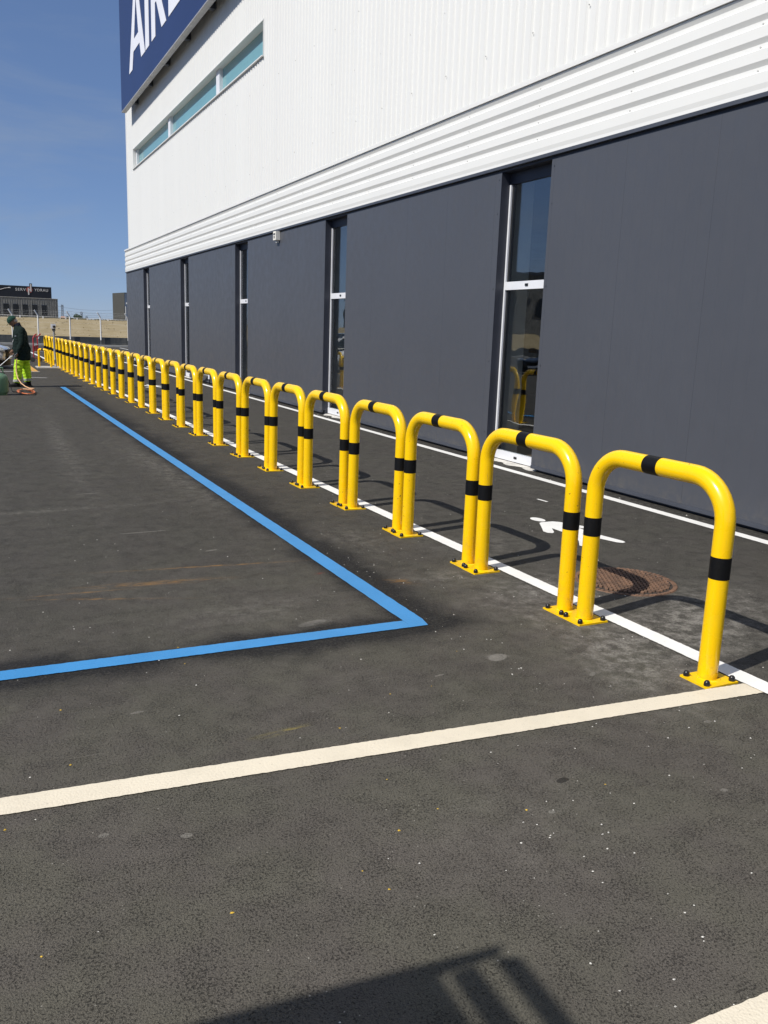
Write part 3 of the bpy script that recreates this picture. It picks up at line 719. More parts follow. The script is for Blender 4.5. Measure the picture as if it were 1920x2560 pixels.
# ------------------------------------------------------------------ camera post, small hoop, red trolley
o = empty('camera_post', (2.708, 31.65, .03)); tag(o, 'slim grey post with a small white camera box on top beside the far hoops', 'post')
MB().tube([(0, 0, 0), (.02, 0, .02), (.0, 0, .6), (0, 0, 1.26)], .034, 12).box((-.07, -.07, 0), (.07, .07, .008)).build('pole', M_pipe, o)
MB().box((-.05, -.06, 1.20), (.05, .06, 1.27)).build('clamp', M_dwall, o)
MB().box((-.085, -.07, 1.275), (.06, .06, 1.43)).build('camera_housing', M_frame, o)
MB().tube([(.01, -.071, 1.335), (.01, -.085, 1.335)], .045, 14).build('lens', M_black, o)
o = empty('low_hoop', (2.2, 31.62, .03), 0); tag(o, 'low yellow hoop guard with one black band, left of the camera post', 'barrier')
d = Vector((.36, -.24, 0)); p = []
for q in hoop_path(1., .575, .19, 8): p.append(d*q[1]*.85+Vector((0, 0, q[2])))
p = [d*0, d*0+Vector((0, 0, .3)), d*0+Vector((0, 0, .53))]+[d*t_+Vector((0, 0, z_)) for t_, z_ in ((.02, .56), (.08, .575), (.35, .578), (.6, .565), (.78, .52), (.9, .44), (.97, .33), (1., .2), (1., 0))]
MB().tube(p, .036, 14).build('tube', M_yellow, o)
MB().tube([d*.25+Vector((0, 0, .577)), d*.4+Vector((0, 0, .577))], .0375, 14, caps=False).build('black_band', M_tape, o)
o = empty('cylinder_trolley', (2.33, 35.8, 0)); tag(o, 'tall red tubular trolley with curved handles standing behind the worker', 'trolley')
for dx, dy in ((-.02, 0), (.17, .5)):
    p = [(dx, dy, 0), (dx, dy, .5), (dx, dy, .88), (dx+.03, dy+.02, .96), (dx+.09, dy+.08, 1.02), (dx+.13, dy+.12, 1.04)]
    MB().tube(p, .022, 10).build('rail', M_red, o)
for z_, mt in ((.12, M_red), (.36, M_frame), (.62, M_frame), (.92, M_red)):
    MB().tube([(-.02, 0, z_), (.17, .5, z_+.02)], .018, 8).build('rung', mt, o)
MB().box((-.01, .02, .40), (.0, .06, .60)).obox((.075, .25, .5), (.19, .5, 0), (.5, -.19, 0), (0, 0, 1), .2, .008, .1).build('back_plate', M_red, o)
for dx, dy in ((-.07, -.03), (.22, .53)):
    c = Vector((dx, dy, .09)); n = Vector((.19, .5, 0)).normalized()
    MB().tube([c-n*.02, c+n*.02], .09, 18).build('wheel', M_tyre, o)

# ------------------------------------------------------------------ gas bottle, hose
o = empty('gas_bottle', (.56, 19.95, 0)); tag(o, 'green steel gas bottle standing on the asphalt at the left edge', 'gas bottle')
MB().lathe([(.17, .0), (.17, .03), (.198, .05), (.204, .08), (.204, .33), (.196, .37), (.16, .425), (.10, .452), (.04, .462), (.04, .49), (.001, .49)], n=32, capt=False).build('shell', M_bottle, o)
MB().tube([(.11*math.cos(a), .11*math.sin(a), .56) for a in [k*.2618 for k in range(24)]], .012, 8, closed=True).tube([(.11, 0, .44), (.11, 0, .56)], .01, 8).tube([(-.11, 0, .44), (-.11, 0, .56)], .01, 8).build('handle_ring', M_bottle, o)
MB().tube([(0, 0, .485), (0, 0, .55)], .02, 10).tube([(0, 0, .52), (.06, -.02, .52)], .012, 8).build('valve', M_steel, o)
o = empty('hose_coil', (1.1, 20.55, 0)); tag(o, 'orange gas hose lying in a loose coil in front of the worker', 'hose')
p = []
for k in range(150):
    a = k/150*2*math.pi*3.3; rr = 1+.22*math.sin(k*.16)
    p.append((.02*k/150+.155*rr*math.cos(a), .62*rr*math.sin(a)-.1, .012+.010*(k/150*3)+.010*abs(math.sin(a*.5+.4))))
MB().tube(p, .0105, 8).build('coil', M_hose, o)
q = p[-1]
MB().tube([q, (.16, -.1, .075), (.20, -.02, .09), (.12, .2, .08), (.05, .5, .10), (-.01, 1.0, .14), (-.05, 1.45, .22), (-.07, 1.62, .36), (-.06, 1.66, .52), (-.045, 1.6, .66)], .012, 8).build('rising_hose', M_hose2, o)
MB().tube([(-.14, -.05, .02), (-.24, .05, .02), (-.26, .2, .10), (-.33, .2, .3), (-.44, -.3, .5), (-.49, -.6, .52)], .011, 8).build('feed_hose', M_tape, o)
o = empty('torch_lance', (.99, 22.28, .735)); tag(o, 'thin steel burner lance held low by the worker', 'lance')
MB().tube([(.07, -.03, .03), (-.06, -.02, -.03), (-.30, 0, -.245), (-.52, 0, -.445)], [.010, .009, .008, .008], 8).build('pipe', M_frame, o)
MB().tube([(-.52, 0, -.445), (-.60, 0, -.52)], [.022, .028], 12).build('burner_cup', M_steel, o)
MB().tube([(.10, -.035, .045), (-.02, -.025, -.012)], .014, 8).build('grip', M_black, o)

# ------------------------------------------------------------------ worker
def remeshed(mb, name, mat, parent, vox=.008, smooth=6):
    me = mb.mesh('tmp', mat); t_ = bpy.data.objects.new('tmp', me); COL.objects.link(t_)
    r = t_.modifiers.new('r', 'REMESH'); r.mode = 'VOXEL'; r.voxel_size = vox; r.use_smooth_shade = True
    s2 = t_.modifiers.new('s', 'SMOOTH'); s2.factor = .5; s2.iterations = smooth
    dg = bpy.context.evaluated_depsgraph_get(); me2 = bpy.data.meshes.new_from_object(t_.evaluated_get(dg))
    bpy.data.objects.remove(t_); me2.name = name
    me2.materials.clear(); me2.materials.append(mat)
    me2.polygons.foreach_set('use_smooth', [True]*len(me2.polygons))
    o = bpy.data.objects.new(name, me2); COL.objects.link(o); o.parent = parent; return o
def limb(b, pts, n=14):
    """pts: (x, y, z, r)"""
    P = [Vector(q[:3]) for q in pts]; rs = [q[3] for q in pts]
    b.tube(P, rs, n); b.ball(P[0], rs[0]*.99, 12, 8); b.ball(P[-1], rs[-1]*.99, 12, 8)
# figure space: faces -x, near side is -y; origin at ground under the hips
wk = empty('person', (1.165, 22.4, 0))
tag(wk, 'worker in dark green jacket, green cap and hi-vis trousers, head bowed over a lance', 'person')
body = MB()
def E(c, rx, ry, rz): body.loft([(Vector(c)+Vector((0, 0, rz*math.sin(a))), (rx*math.cos(a)+1e-4, 0, 0), (0, ry*math.cos(a)+1e-4, 0)) for a in [R(-90+15*k) for k in range(13)]], 18)
def tilted(c, ux, uz, rx, ry, rz):
    """ellipsoid with tilted axes"""
    ux = Vector(ux).normalized(); uz = Vector(uz).normalized()
    body.loft([(Vector(c)+uz*(rz*math.sin(a)), ux*(rx*math.cos(a)+1e-4), Vector((0, ry*math.cos(a)+1e-4, 0))) for a in [R(-90+15*k) for k in range(13)]], 18)
fx, fz = Vector((-.80, 0, -.60)), Vector((-.60, 0, .80))      # bowed head: facing direction and crown direction
hc = Vector((-.145, 0, 1.522))
tilted(hc, fx, fz, .098, .079, .112)
tilted(hc+fx*.030-fz*.065, fx, fz, .066, .058, .062)               # jaw
tilted(hc+fx*.095-fz*.022, fx, fz, .020, .013, .022)               # nose
tilted(hc+fx*.082-fz*.063, fx, fz, .014, .022, .009)               # lips
tilted(hc+fx*.080-fz*.098, fx, fz, .018, .020, .014)               # chin
tilted(hc+fx*.078+fz*.020, fx, fz, .014, .050, .008)               # brow
for sgn in (-1, 1): tilted(hc-fx*.008-fz*.012+Vector((0, sgn*.074, 0)), fx, fz, .018, .010, .030)
limb(body, [(-.005, 0, 1.34, .060), (-.04, 0, 1.43, .058), (-.10, 0, 1.48, .056)])
limb(body, [(.03, 0, .86, .14), (.02, 0, 1.05, .125), (.0, 0, 1.22, .120), (-.005, 0, 1.33, .075)])
for sgn, kn, an in ((-1, (-.07, -.11, .46), (-.125, -.11, .09)), (1, (.09, .11, .47), (.145, .11, .09))):
    limb(body, [(.03, sgn*.085, .86, .085), (*kn[:2], kn[2], .058), (*an, .045)])
# arms, hands
def hand(wrist, dirv, palm_n, curl):
    w = Vector(wrist); d = Vector(dirv).normalized(); n = Vector(palm_n).normalized(); s_ = d.cross(n).normalized()
    body.loft([(w, s_*.026, n*.018), (w+d*.03, s_*.036, n*.017), (w+d*.075, s_*.040, n*.014), (w+d*.092, s_*.037, n*.011)], 12)
    for k, ln in enumerate((.068, .078, .072, .056)):
        base = w+d*.088+s_*(-.030+.020*k); q = [base]; dd = d.copy()
        for j in range(3):
            ang = curl*(j+1)*.55; dd = (d*math.cos(ang)+n*math.sin(ang)); q.append(q[-1]+dd*ln/3)
        body.tube(q, [.0092, .0090, .0084, .0072], 8); body.ball(q[-1], .0072, 8, 6)
    tb = w+d*.03-s_*.032
    q = [tb, tb-s_*.022+d*.022+n*.008, tb-s_*.022+d*.045+n*.025, tb-s_*.012+d*.058+n*.040]
    body.tube(q, [.013, .011, .0095, .008], 8); body.ball(q[-1], .008, 8, 6)
sh, el, wr = Vector((.03, -.19, 1.31)), Vector((.02, -.235, 1.02)), Vector((-.075, -.20, .815))
limb(body, [(*sh, .052), (*el, .042), (*wr, .028)]); hand(wr, (-.25, .12, -1), (-1, .5, .1), 1.15)
sh2, el2, wr2 = Vector((.02, .19, 1.31)), Vector((-.02, .235, 1.03)), Vector((-.15, .12, .86))
limb(body, [(*sh2, .052), (*el2, .042), (*wr2, .028)]); hand(wr2, (-.55, -.3, -.7), (-.2, -.9, -.3), 1.1)
ob = remeshed(body, 'body', M_skin, wk, .006, 3)
# clothes
b = MB()
b.loft([((.03, 0, .622), (.168, 0, 0), (0, .205, 0)), ((.035, 0, .70), (.178, 0, 0), (0, .215, 0)), ((.025, 0, .86), (.195, 0, 0), (0, .22, 0)), ((.005, 0, 1.0), (.178, 0, 0), (0, .205, 0)), ((.0, 0, 1.15), (.172, 0, 0), (0, .205, 0)), ((.0, 0, 1.27), (.155, 0, 0), (0, .20, 0)), ((-.01, 0, 1.36), (.118, 0, 0), (0, .15, 0)), ((-.045, 0, 1.425), (.082, 0, 0), (0, .088, 0))], 28)
b.loft([((.185, 0, .80), (.03, 0, 0), (0, .12, 0)), ((.17, 0, .90), (.055, 0, 0), (0, .15, 0)), ((.12, 0, 1.05), (.05, 0, 0), (0, .15, 0))], 18)
for s_, e_, w_ in ((sh, el, wr), (sh2, el2, wr2)):
    limb(b, [(*(s_+Vector((0, 0, .005))), .088), (*((s_+e_)/2), .082), (*e_, .070), (*((e_+w_)/2), .064), (*(w_+(e_-w_)*.12), .058)])
jk = remeshed(b, 'jacket', M_jacket, wk, .009, 4)
MB().loft([((-.04, 0, 1.40), (.086, 0, 0), (0, .090, 0)), ((-.06, 0, 1.445), (.080, 0, .03), (0, .084, 0)), ((-.075, 0, 1.47), (.075, 0, .04), (0, .078, 0))], 20, caps=False).build('collar', M_collar, wk)
MB().obox((-.11, -.165, 1.185), (.8, -.6, .2), (0, 0, 1), (.6, .8, 0), .022, .014, .004).build('chest_badge', M_glove, wk)
MB().tube([(-.175, -.09, 1.04), (-.155, -.12, 1.10)], .006, 6).build('pen', M_frame, wk)
b = MB()
b.loft([((.03, 0, .60), (.165, 0, 0), (0, .19, 0)), ((.03, 0, .75), (.16, 0, 0), (0, .18, 0))], 24)
LL = [(-.05, -.10, .62, .105), (-.085, -.115, .44, .098), (-.095, -.115, .28, .092), (-.125, -.115, .10, .082)]
RL = [(.075, .10, .62, .105), (.105, .115, .44, .102), (.115, .115, .28, .096), (.135, .115, .115, .085)]
for l_ in (LL, RL):
    P_ = []
    for q in range(len(l_)-1):
        for k in range(8):
            t_ = k/8; P_.append(tuple(l_[q][j]+(l_[q+1][j]-l_[q][j])*t_ for j in range(3))+((l_[q][3]+(l_[q+1][3]-l_[q][3])*t_)*(1+.05*math.sin(len(P_)*1.9)),))
    P_.append(l_[-1]); b.tube([Vector(q[:3]) for q in P_], [q[3] for q in P_], 20)
remeshed(b, 'trousers', M_hivis, wk, .008, 3)
for l_, z0_, z1_ in ((LL, .128, .178), (RL, .140, .190)):
    c0, c1 = Vector(l_[-1][:3]), Vector(l_[-2][:3]); sec = []
    for z_ in (z0_, (z0_+z1_)/2, z1_):
        t_ = (z_-c0.z)/(c1.z-c0.z); sec.append((c0+(c1-c0)*t_, ((l_[-1][3]+.012), 0, 0), (0, (l_[-1][3]+.012), 0)))
    MB().loft(sec, 20, caps=False).build('reflective_band', M_reflect, wk)
for (ax, ay), rise in (((-.135, -.115), 0), ((.125, .115), 0)):
    b = MB(); b.loft([((ax+.075, ay, .045), (0, .034, 0), (0, 0, .045)), ((ax+.04, ay, .055), (0, .043, 0), (0, 0, .055)), ((ax-.03, ay, .05), (0, .045, 0), (0, 0, .05)), ((ax-.10, ay, .038), (0, .048, 0), (0, 0, .038)), ((ax-.165, ay, .028), (0, .036, 0), (0, 0, .028)), ((ax-.19, ay, .022), (0, .02, 0), (0, 0, .02))], 14)
    b.tube([(ax+.02, ay, .05), (ax+.015, ay, .13)], [.055, .05], 14); b.box((ax-.185, ay-.045, .0), (ax+.10, ay+.045, .022))
    remeshed(b, 'shoe', M_shoe, wk, .007, 2)
# cap, hair, gloves
b = MB(); cc = hc+fz*.030
b.loft([(cc+fz*(.102*math.sin(a)), fx*(.114*math.cos(a)+1e-4), Vector((0, .094*math.cos(a)+1e-4, 0))) for a in [R(12*k) for k in range(0, 8)]]+[(cc+fz*.102, fx*.002, Vector((0, .002, 0)))], 24)
b.loft([(cc-fz*.012, fx*.111, Vector((0, .092, 0))), (cc+fz*.004, fx*.114, Vector((0, .094, 0)))], 24, caps=False)
br = []
for k in range(13):
    a = R(-78+13*k); br.append((cc+fx*(.085*math.cos(a))+Vector((0, .084*math.sin(a), 0)), cc+fx*(.085*math.cos(a)+.085*math.cos(a)**.6)+Vector((0, .078*math.sin(a), 0))-fz*(.030*math.cos(a))))
vs = [p_ for q in br for p_ in q]+[p_-fz*.005 for q in br for p_ in q]; n2 = len(br)*2
b.add(vs, [(2*i, 2*i+1, 2*i+3, 2*i+2) for i in range(12)]+[(n2+2*i, n2+2*i+2, n2+2*i+3, n2+2*i+1) for i in range(12)]+[(2*i+1, n2+2*i+1, n2+2*i+3, 2*i+3) for i in range(12)], True)
b.build('cap', M_cap, wk)
b = MB(); hh = hc-fx*.040-fz*.022
b.loft([(hh+fz*(.060*math.sin(a)), fx*(.062*math.cos(a)+1e-4), Vector((0, .074*math.cos(a)+1e-4, 0))) for a in [R(-80+16*k) for k in range(11)]], 18); b.build('hair', M_hair, wk)
b = MB(); body = b; hand(wr+Vector((0, 0, .004)), (-.25, .12, -1), (-1, .5, .1), 1.15); limb(b, [(*(wr+Vector((.008, -.004, .035))), .034), (*wr, .031)])
remeshed(b, 'glove', M_glove, wk, .005, 1)
gl = bpy.data.objects[-1] if False else None

# ------------------------------------------------------------------ cars
def make_car(name, label, paint, loc, rz, group):
    c = empty(name, loc, rz); tag(c, label, 'car', group)      # front faces -y in car space
    hw = .88
    def sec(y, zs):                                                # half outline mirrored
        return [(x_, y, z_) for x_, z_ in zs]+[(-x_, y, z_) for x_, z_ in reversed(zs)]
    S_ = [(-.02, [(.62, .24), (.70, .45), (.60, .62)]), (.06, [(.80, .20), (.84, .45), (.72, .68)]), (.30, [(.87, .20), (.89, .50), (.78, .79)]), (.95, [(.88, .20), (.90, .56), (.80, .92)]),
          (1.15, [(.88, .20), (.90, .60), (.80, .98)]), (2.6, [(.88, .20), (.90, .62), (.80, .99)]), (3.6, [(.88, .22), (.89, .62), (.78, 1.0)]), (4.0, [(.80, .3), (.84, .6), (.72, .98)]), (4.08, [(.70, .34), (.74, .6), (.62, .9)])]
    b = MB(); vs = []
    for y, zs in S_: vs += sec(y, zs)
    n = 6; fs = [(i*n+k, i*n+(k+1) % n, (i+1)*n+(k+1) % n, (i+1)*n+k) for i in range(len(S_)-1) for k in range(n)]+[tuple(range(n))[::-1], tuple(range((len(S_)-1)*n, len(S_)*n))]
    b.add(vs, fs, False); o = b.build('body', paint, c)
    bv = o.modifiers.new('b', 'SUBSURF'); bv.levels = 2; bv.render_levels = 2
    for e_ in (): pass
    gh = [(1.02, .78, .93), (1.75, .64, 1.44), (2.7, .62, 1.47), (3.75, .66, 1.2), (3.98, .70, .98)]
    b = MB(); vs = []
    for y, w_, z_ in gh: vs += [(w_, y, z_), (-w_, y, z_)]
    base = [(.80, 1.02, .90), (-.80, 1.02, .90), (.80, 3.98, .92), (-.80, 3.98, .92)]
    vs += base; fs = [(2*i, 2*i+1, 2*i+3, 2*i+2) for i in range(4)]+[(10, 0, 2, 4, 6, 8, 12), (11, 13, 9, 7, 5, 3, 1), (10, 11, 1, 0), (12, 8, 9, 13)]
    b.add(vs, fs); g_ = b.build('cabin', M_dwin, c)
    MB().add([(.63, 1.78, 1.452), (-.63, 1.78, 1.452), (-.62, 2.75, 1.482), (.62, 2.75, 1.482), (.61, 3.3, 1.36), (-.61, 3.3, 1.36)], [(0, 1, 2, 3), (3, 2, 5, 4)]).build('roof', paint, c)
    for sx in (-1, 1):
        b = MB().tube([(sx*.80, 1.02, .93), (sx*.655, 1.76, 1.45)], .035, 8).tube([(sx*.63, 2.75, 1.47), (sx*.70, 3.95, 1.0)], .05, 8); b.build('pillar', paint, c)
        b = MB(); b.loft([((sx*.70, .20, .60), (.13, .02, 0), (0, .05, .10)), ((sx*.69, .02, .585), (.125, .02, 0), (0, .04, .095)), ((sx*.675, -.015, .575), (.08, .01, 0), (0, .02, .06))], 20); b.build('headlight', M_lens, c)
        MB().box((sx*.93-.07, 1.05, .93), (sx*.93+.07, 1.16, 1.06)).build('mirror', paint, c)
        for y in (.82, 3.35):
            w_ = MB().tube([(sx*.70, y, .31), (sx*.90, y, .31)], .31, 24).build('wheel', M_tyre, c)
            MB().tube([(sx*.895, y, .31), (sx*.912, y, .31)], .19, 18).build('rim', M_steel, w_)
    b = MB(); n_ = 17
    arcp = [(-.93+1.86*i/(n_-1)) for i in range(n_)]; o_ = [(x_, .46*abs(x_/.93)**2.6-.075) for x_ in arcp]
    b.prism([(x_, y_, .10) for x_, y_ in o_]+[(.86, .5, .10), (-.86, .5, .10)], (0, 0, .40)); b.box((-.45, -.085, .52), (.45, .05, .60)); b.build('bumper', M_tape, c)
    MB().box((-.26, -.088, .30), (.26, -.0765, .41)).build('number_plate', M_frame, c)
    return c
make_car('parked_car', 'white car with black bumper parked at the left edge behind the worker', M_car, (1.20, 31.0, 0), R(80), 'parked cars')
make_car('parked_car', 'dark car parked out on the left, seen only as a reflection in the nearest window', M_car2, (-9.5, 31, 0), R(70), 'parked cars')

# ------------------------------------------------------------------ far boundary
o = MB().box((-60, 59.98, -.2), (40, 60.4, .60)).build('retaining_wall', M_dwall); tag(o, 'low dark concrete retaining wall along the foot of the dry bank', 'wall')
tag(MB().box((-60, 59.6, -.1), (40, 59.975, .12)).build('kerb', M_kerb), kind='structure')
b = MB(); nx, ny = 160, 26
ys = [60.41, 60.8, 61.5, 62.2, 63, 63.8, 64.6, 65.4, 66.2, 67, 70, 80, 100, 140, 200, 300, 500, 900]; vs = []
for j, y in enumerate(ys):
    for i in range(nx+1):
        x = -400+900*i/nx if j > 10 else -60+100*i/nx
        base = .585+1.13*min(1, max(0, (y-60.41)/5.6))**.8
        z = base+(.03*math.sin(i*.7+j*2.1)*rnd.random() if 0 < j < 11 else 0)
        if j > 10: z = 1.70
        vs.append((x, y, z))
b.add(vs, [(j*(nx+1)+i, j*(nx+1)+i+1, (j+1)*(nx+1)+i+1, (j+1)*(nx+1)+i) for j in range(len(ys)-1) for i in range(nx)], True)
tag(b.build('grass_bank', M_dry), kind='structure')
b = MB()                                                            # dry tufts
for _ in range(500):
    x = rnd.uniform(-6, 14); y = rnd.uniform(60.6, 67); z = .585+1.13*min(1, (y-60.41)/5.6)**.8-.03; h = rnd.uniform(.03, .08)
    a = rnd.uniform(0, 3.14); w = rnd.uniform(.04, .12)
    b.add([(x-w*math.cos(a), y-w*math.sin(a), z), (x+w*math.cos(a), y+w*math.sin(a), z), (x+rnd.uniform(-.05, .05), y-.03, z+h)], [(0, 1, 2)])
tag(b.build('dry_grass_tufts', M_dry), 'dry straw coloured grass on the bank', 'grass', kind='stuff')
fn = empty('security_fence', (0, 59.9, 0)); tag(fn, 'white post and wire security fence with angled top arms above the dark wall', 'fence')
fx_ = [-9.1, -7.2, -5.2, -3.3, -1.3, .75, 2.69, 4.204, 6.12, 8.01, 9.75, 11.7, 13.6]
for x in fx_:
    p = MB().tube([(x, -.02, .42), (x, -.02, 1.87)], .042, 8).tube([(x, -.02, 1.86), (x-.19, -.06, 2.18)], .042, 8).build('post', M_post, fn)
    MB().tube([(x, -.02, .12), (x, -.02, .42)], .034, 8).build('post_foot', M_post_foot, p)  # lower length of the post in a darker grey
b = MB()
for z_ in (.75, 1.1, 1.45, 1.8): b.tube([(fx_[0], -.02, z_), (fx_[-1], -.02, z_)], .0022, 4)
for dx, dy, z_ in ((-.05, -.03, 1.95), (-.11, -.045, 2.05), (-.165, -.058, 2.15)): b.tube([(fx_[0]+dx, dy, z_), (fx_[-1]+dx, dy, z_)], .0022, 4)
b.build('wire', M_post, fn)
f2 = empty('rail_fence', (0, 66, 0)); tag(f2, 'low fence of short white posts and wire along the top of the dry bank', 'fence')
for x in [-9, -7.4, -5.8, -4.2, -2.6, -1, .5, 2.0, 3.48, 4.97, 6.47, 7.24, 7.93, 9.35, 10.8, 12.3]:
    MB().box((x-.035, -.035, 1.3), (x+.05, .05, 1.87-.011*(x-3.5))).build('post', M_post, f2)
b = MB()
for z_ in (1.86, 1.70, 1.58): b.tube([(-9, 0, z_+.09), (12.3, 0, z_-.10)], .009, 4)
b.build('wire', M_post, f2)
# dark green hedge scrub along the top of the bank
def clump(b, c, rx, ry, rz, n, s):
    for _ in range(n):
        while True:
            q = Vector((rnd.uniform(-1, 1), rnd.uniform(-1, 1), rnd.uniform(-1, 1)))
            if .2 < q.length < 1: break
        p = Vector(c)+Vector((q.x*rx, q.y*ry, q.z*rz)); a = Vector((rnd.uniform(-1, 1), rnd.uniform(-1, 1), rnd.uniform(-1, 1))).normalized(); e = a.orthogonal().normalized()
        b.add([p+a*s, p-a*s*.6+e*s*.7, p-a*s*.6-e*s*.7], [(0, 1, 2)])
b = MB()
for k in range(46):
    x = -10+k*.52+rnd.uniform(-.2, .2)
    clump(b, (x, 66.4+rnd.uniform(-.25, .5), 1.70), .34, .3, rnd.uniform(.06, .15), 34, .055)
m = Mt('scrub', (.13, .125, .085), .9); m.vary(.4, 4); tag(b.build('scrub', m.m), 'low grey green scrub along the top of the bank', 'scrub', kind='stuff')

# ------------------------------------------------------------------ far buildings (k = scale about the eye)
def far(k, y0=140.):
    return lambda x, z, dy=0: (x*k, y0*k+dy, (z-1.57)*k+1.57)
k = 1.5; q = far(k)
hb = empty('industrial_building', (0, 140*k, 1.7)); tag(hb, 'weathered grey industrial building with a black rooftop sign behind the bank', 'building')
def hp(mb, name, mat, par=None):
    o = mb.build(name, mat, par or hb)
    if par is None: o.location = (0, -140*k, -1.7)
    return o
b = MB(); x0, _, _ = q(-16, 0); x1, yy, zt_ = q(12.71, 4.69)
b.box((x0, yy, 1.0), (x1, yy+22, zt_))
for i in range(int((x1-x0)/.5)): b.box((x0+.5*i, yy-.05, 1.0), (x0+.5*i+.18, yy-.003, zt_-.01))
hp(b, 'wall', M_weather)
hp(MB().box((x0-.1, yy-.12, zt_), (x1+.06, yy+22.1, zt_+.09)), 'roof_edge', M_kerb)
for i in range(-11, 5):
    xa = 10.42+1.29*(i-4); A_ = q(xa, 2.30); B_ = q(xa+.72, 3.72)
    w = hp(MB().box((A_[0], yy-.09, A_[2]), (B_[0], yy-.055, B_[2])), 'window', M_dwin)
    c_ = MB().box((A_[0]-.05, yy-.13, B_[2]), (B_[0]+.05, yy-.0905, B_[2]+.08)).build('lintel', M_trim, w)
rs = empty('rooftop_sign', (0, 140*k, zt_+.09)); tag(rs, 'long black rooftop sign board with white lettering and a red disc', 'sign')
def rp(mb, name, mat):
    o = mb.build(name, mat, rs); o.location = (0, -140*k, -zt_-.09); return o
a0, a1 = q(-15, 4.75), q(11.88, 6.37)
rp(MB().box((a0[0], yy-.02, zt_+.095), (a1[0], yy+.3, a1[2])), 'board', M_bsign)
def text(name, s_, x_, z_, h_, w_, tilt=0):
    cu = bpy.data.curves.new(name, 'FONT'); cu.body = s_; cu.size = 1; cu.space_character = 1.16; cu.extrude = .02; cu.offset = .007
    to = bpy.data.objects.new('tmp', cu); COL.objects.link(to); dg = bpy.context.evaluated_depsgraph_get()
    me = bpy.data.meshes.new_from_object(to.evaluated_get(dg)); bpy.data.objects.remove(to)
    xs = [v.co.x for v in me.vertices]; zs = [v.co.y for v in me.vertices]; mx, mz = min(xs), min(zs); sx = w_/(max(xs)-mx); sz = h_/(max(zs)-mz)
    for v in me.vertices:
        X_, Y_, Z_ = v.co; v.co = (x_+(X_-mx)*sx, yy-.07-Z_, z_+(Y_-mz)*sz)
    me.materials.append(M_offw); me.name = name
    o = bpy.data.objects.new(name, me); COL.objects.link(o); o.parent = rs; o.location = (0, -140*k, -zt_-.09); return o
A_ = q(6.97, 5.66); B_ = q(8.37, 6.05); text('lettering', 'SERV', A_[0], A_[2], B_[2]-A_[2], B_[0]-A_[0])
A_ = q(9.55, 5.70); B_ = q(11.42, 6.07); text('lettering', 'YDRAU', A_[0], A_[2], B_[2]-A_[2], B_[0]-A_[0])
cx, _, cz = q(8.87, 5.86)
rp(MB().tube([(cx, yy-.06, cz), (cx, yy-.021, cz)], .43*k, 32, smooth=False), 'red_disc', M_disc)
b = MB(); s1 = .085*k
for xx, za, zb_ in ((8.74, 5.15, 6.10), (9.06, 5.62, 6.68)):
    p0, p1 = q(xx, za), q(xx, zb_); b.box((p0[0]-s1, yy-.12, p0[2]), (p0[0]+s1, yy-.061, p1[2]))
p0 = q(8.74, 5.80); p1 = q(9.06, 5.92); b.box((p0[0]+s1+.001, yy-.115, p0[2]), (p1[0]-s1-.001, yy-.0615, p1[2])); rp(b, 'tall_h', M_offw)
p0 = q(9.06, 6.3); p1 = q(9.06, 6.78); rp(MB().box((p0[0]-.19*k, yy-.055, p0[2]), (p0[0]+.19*k, yy-.025, p1[2])), 'h_backing', M_bsign)
pts = [q(x_, z_) for x_, z_ in ((4.0, 5.88), (4.6, 5.72), (5.0, 5.74), (5.5, 5.92), (5.9, 6.0), (6.2, 6.02))]
b = MB().tube([(p_[0], yy-.05, p_[2]) for p_ in pts], [.03, .06, .06, .05, .05, .05], 6); p_ = q(6.15, 6.03); b.box((p_[0]-.25, yy-.06, p_[2]-.08), (p_[0]+.25, yy-.03, p_[2]+.12)); rp(b, 'swoosh', M_offw)

k2 = 1.4; q2 = far(k2, 120.)
ob_ = empty('distant_warehouse', (17.6*k2, 120*k2, 1.7)); tag(ob_, 'olive grey box warehouse with a blue corner, beside the white building on the horizon', 'building')
A_ = q2(17.66, 0); B_ = q2(19.15, 5.5); C_ = q2(26, 5.5)
def op(mb, name, mat): o = mb.build(name, mat, ob_); o.location = (-17.6*k2, -120*k2, -1.7); return o
xe = B_[0]; yf = A_[1]; yb = yf*B_[0]/A_[0]*1.0
b = MB(); b.prism([(xe, yf, 1.0), (xe, yb, 1.0), (xe, yb, B_[2]+.22), (xe, yf, B_[2])], (8, 0, 0)); op(b, 'wall', M_olive)
op(MB().box((xe+.06, yf-.04, 1.0), (xe+.5, yf-.002, B_[2]-.15)), 'blue_corner', M_bluegrey)
op(MB().box((xe+.502, yf-.06, 1.0), (xe+8, yf-.002, B_[2]+.02)), 'front_wall', M_trim)
op(MB().box((xe+.3, yf-.2, 5.0), (xe+.55, yf-.061, 5.3)).tube([(xe+.2, yf-.15, 1), (xe+.2, yf-.15, 4.6)], .05, 6), 'downpipe', M_post)

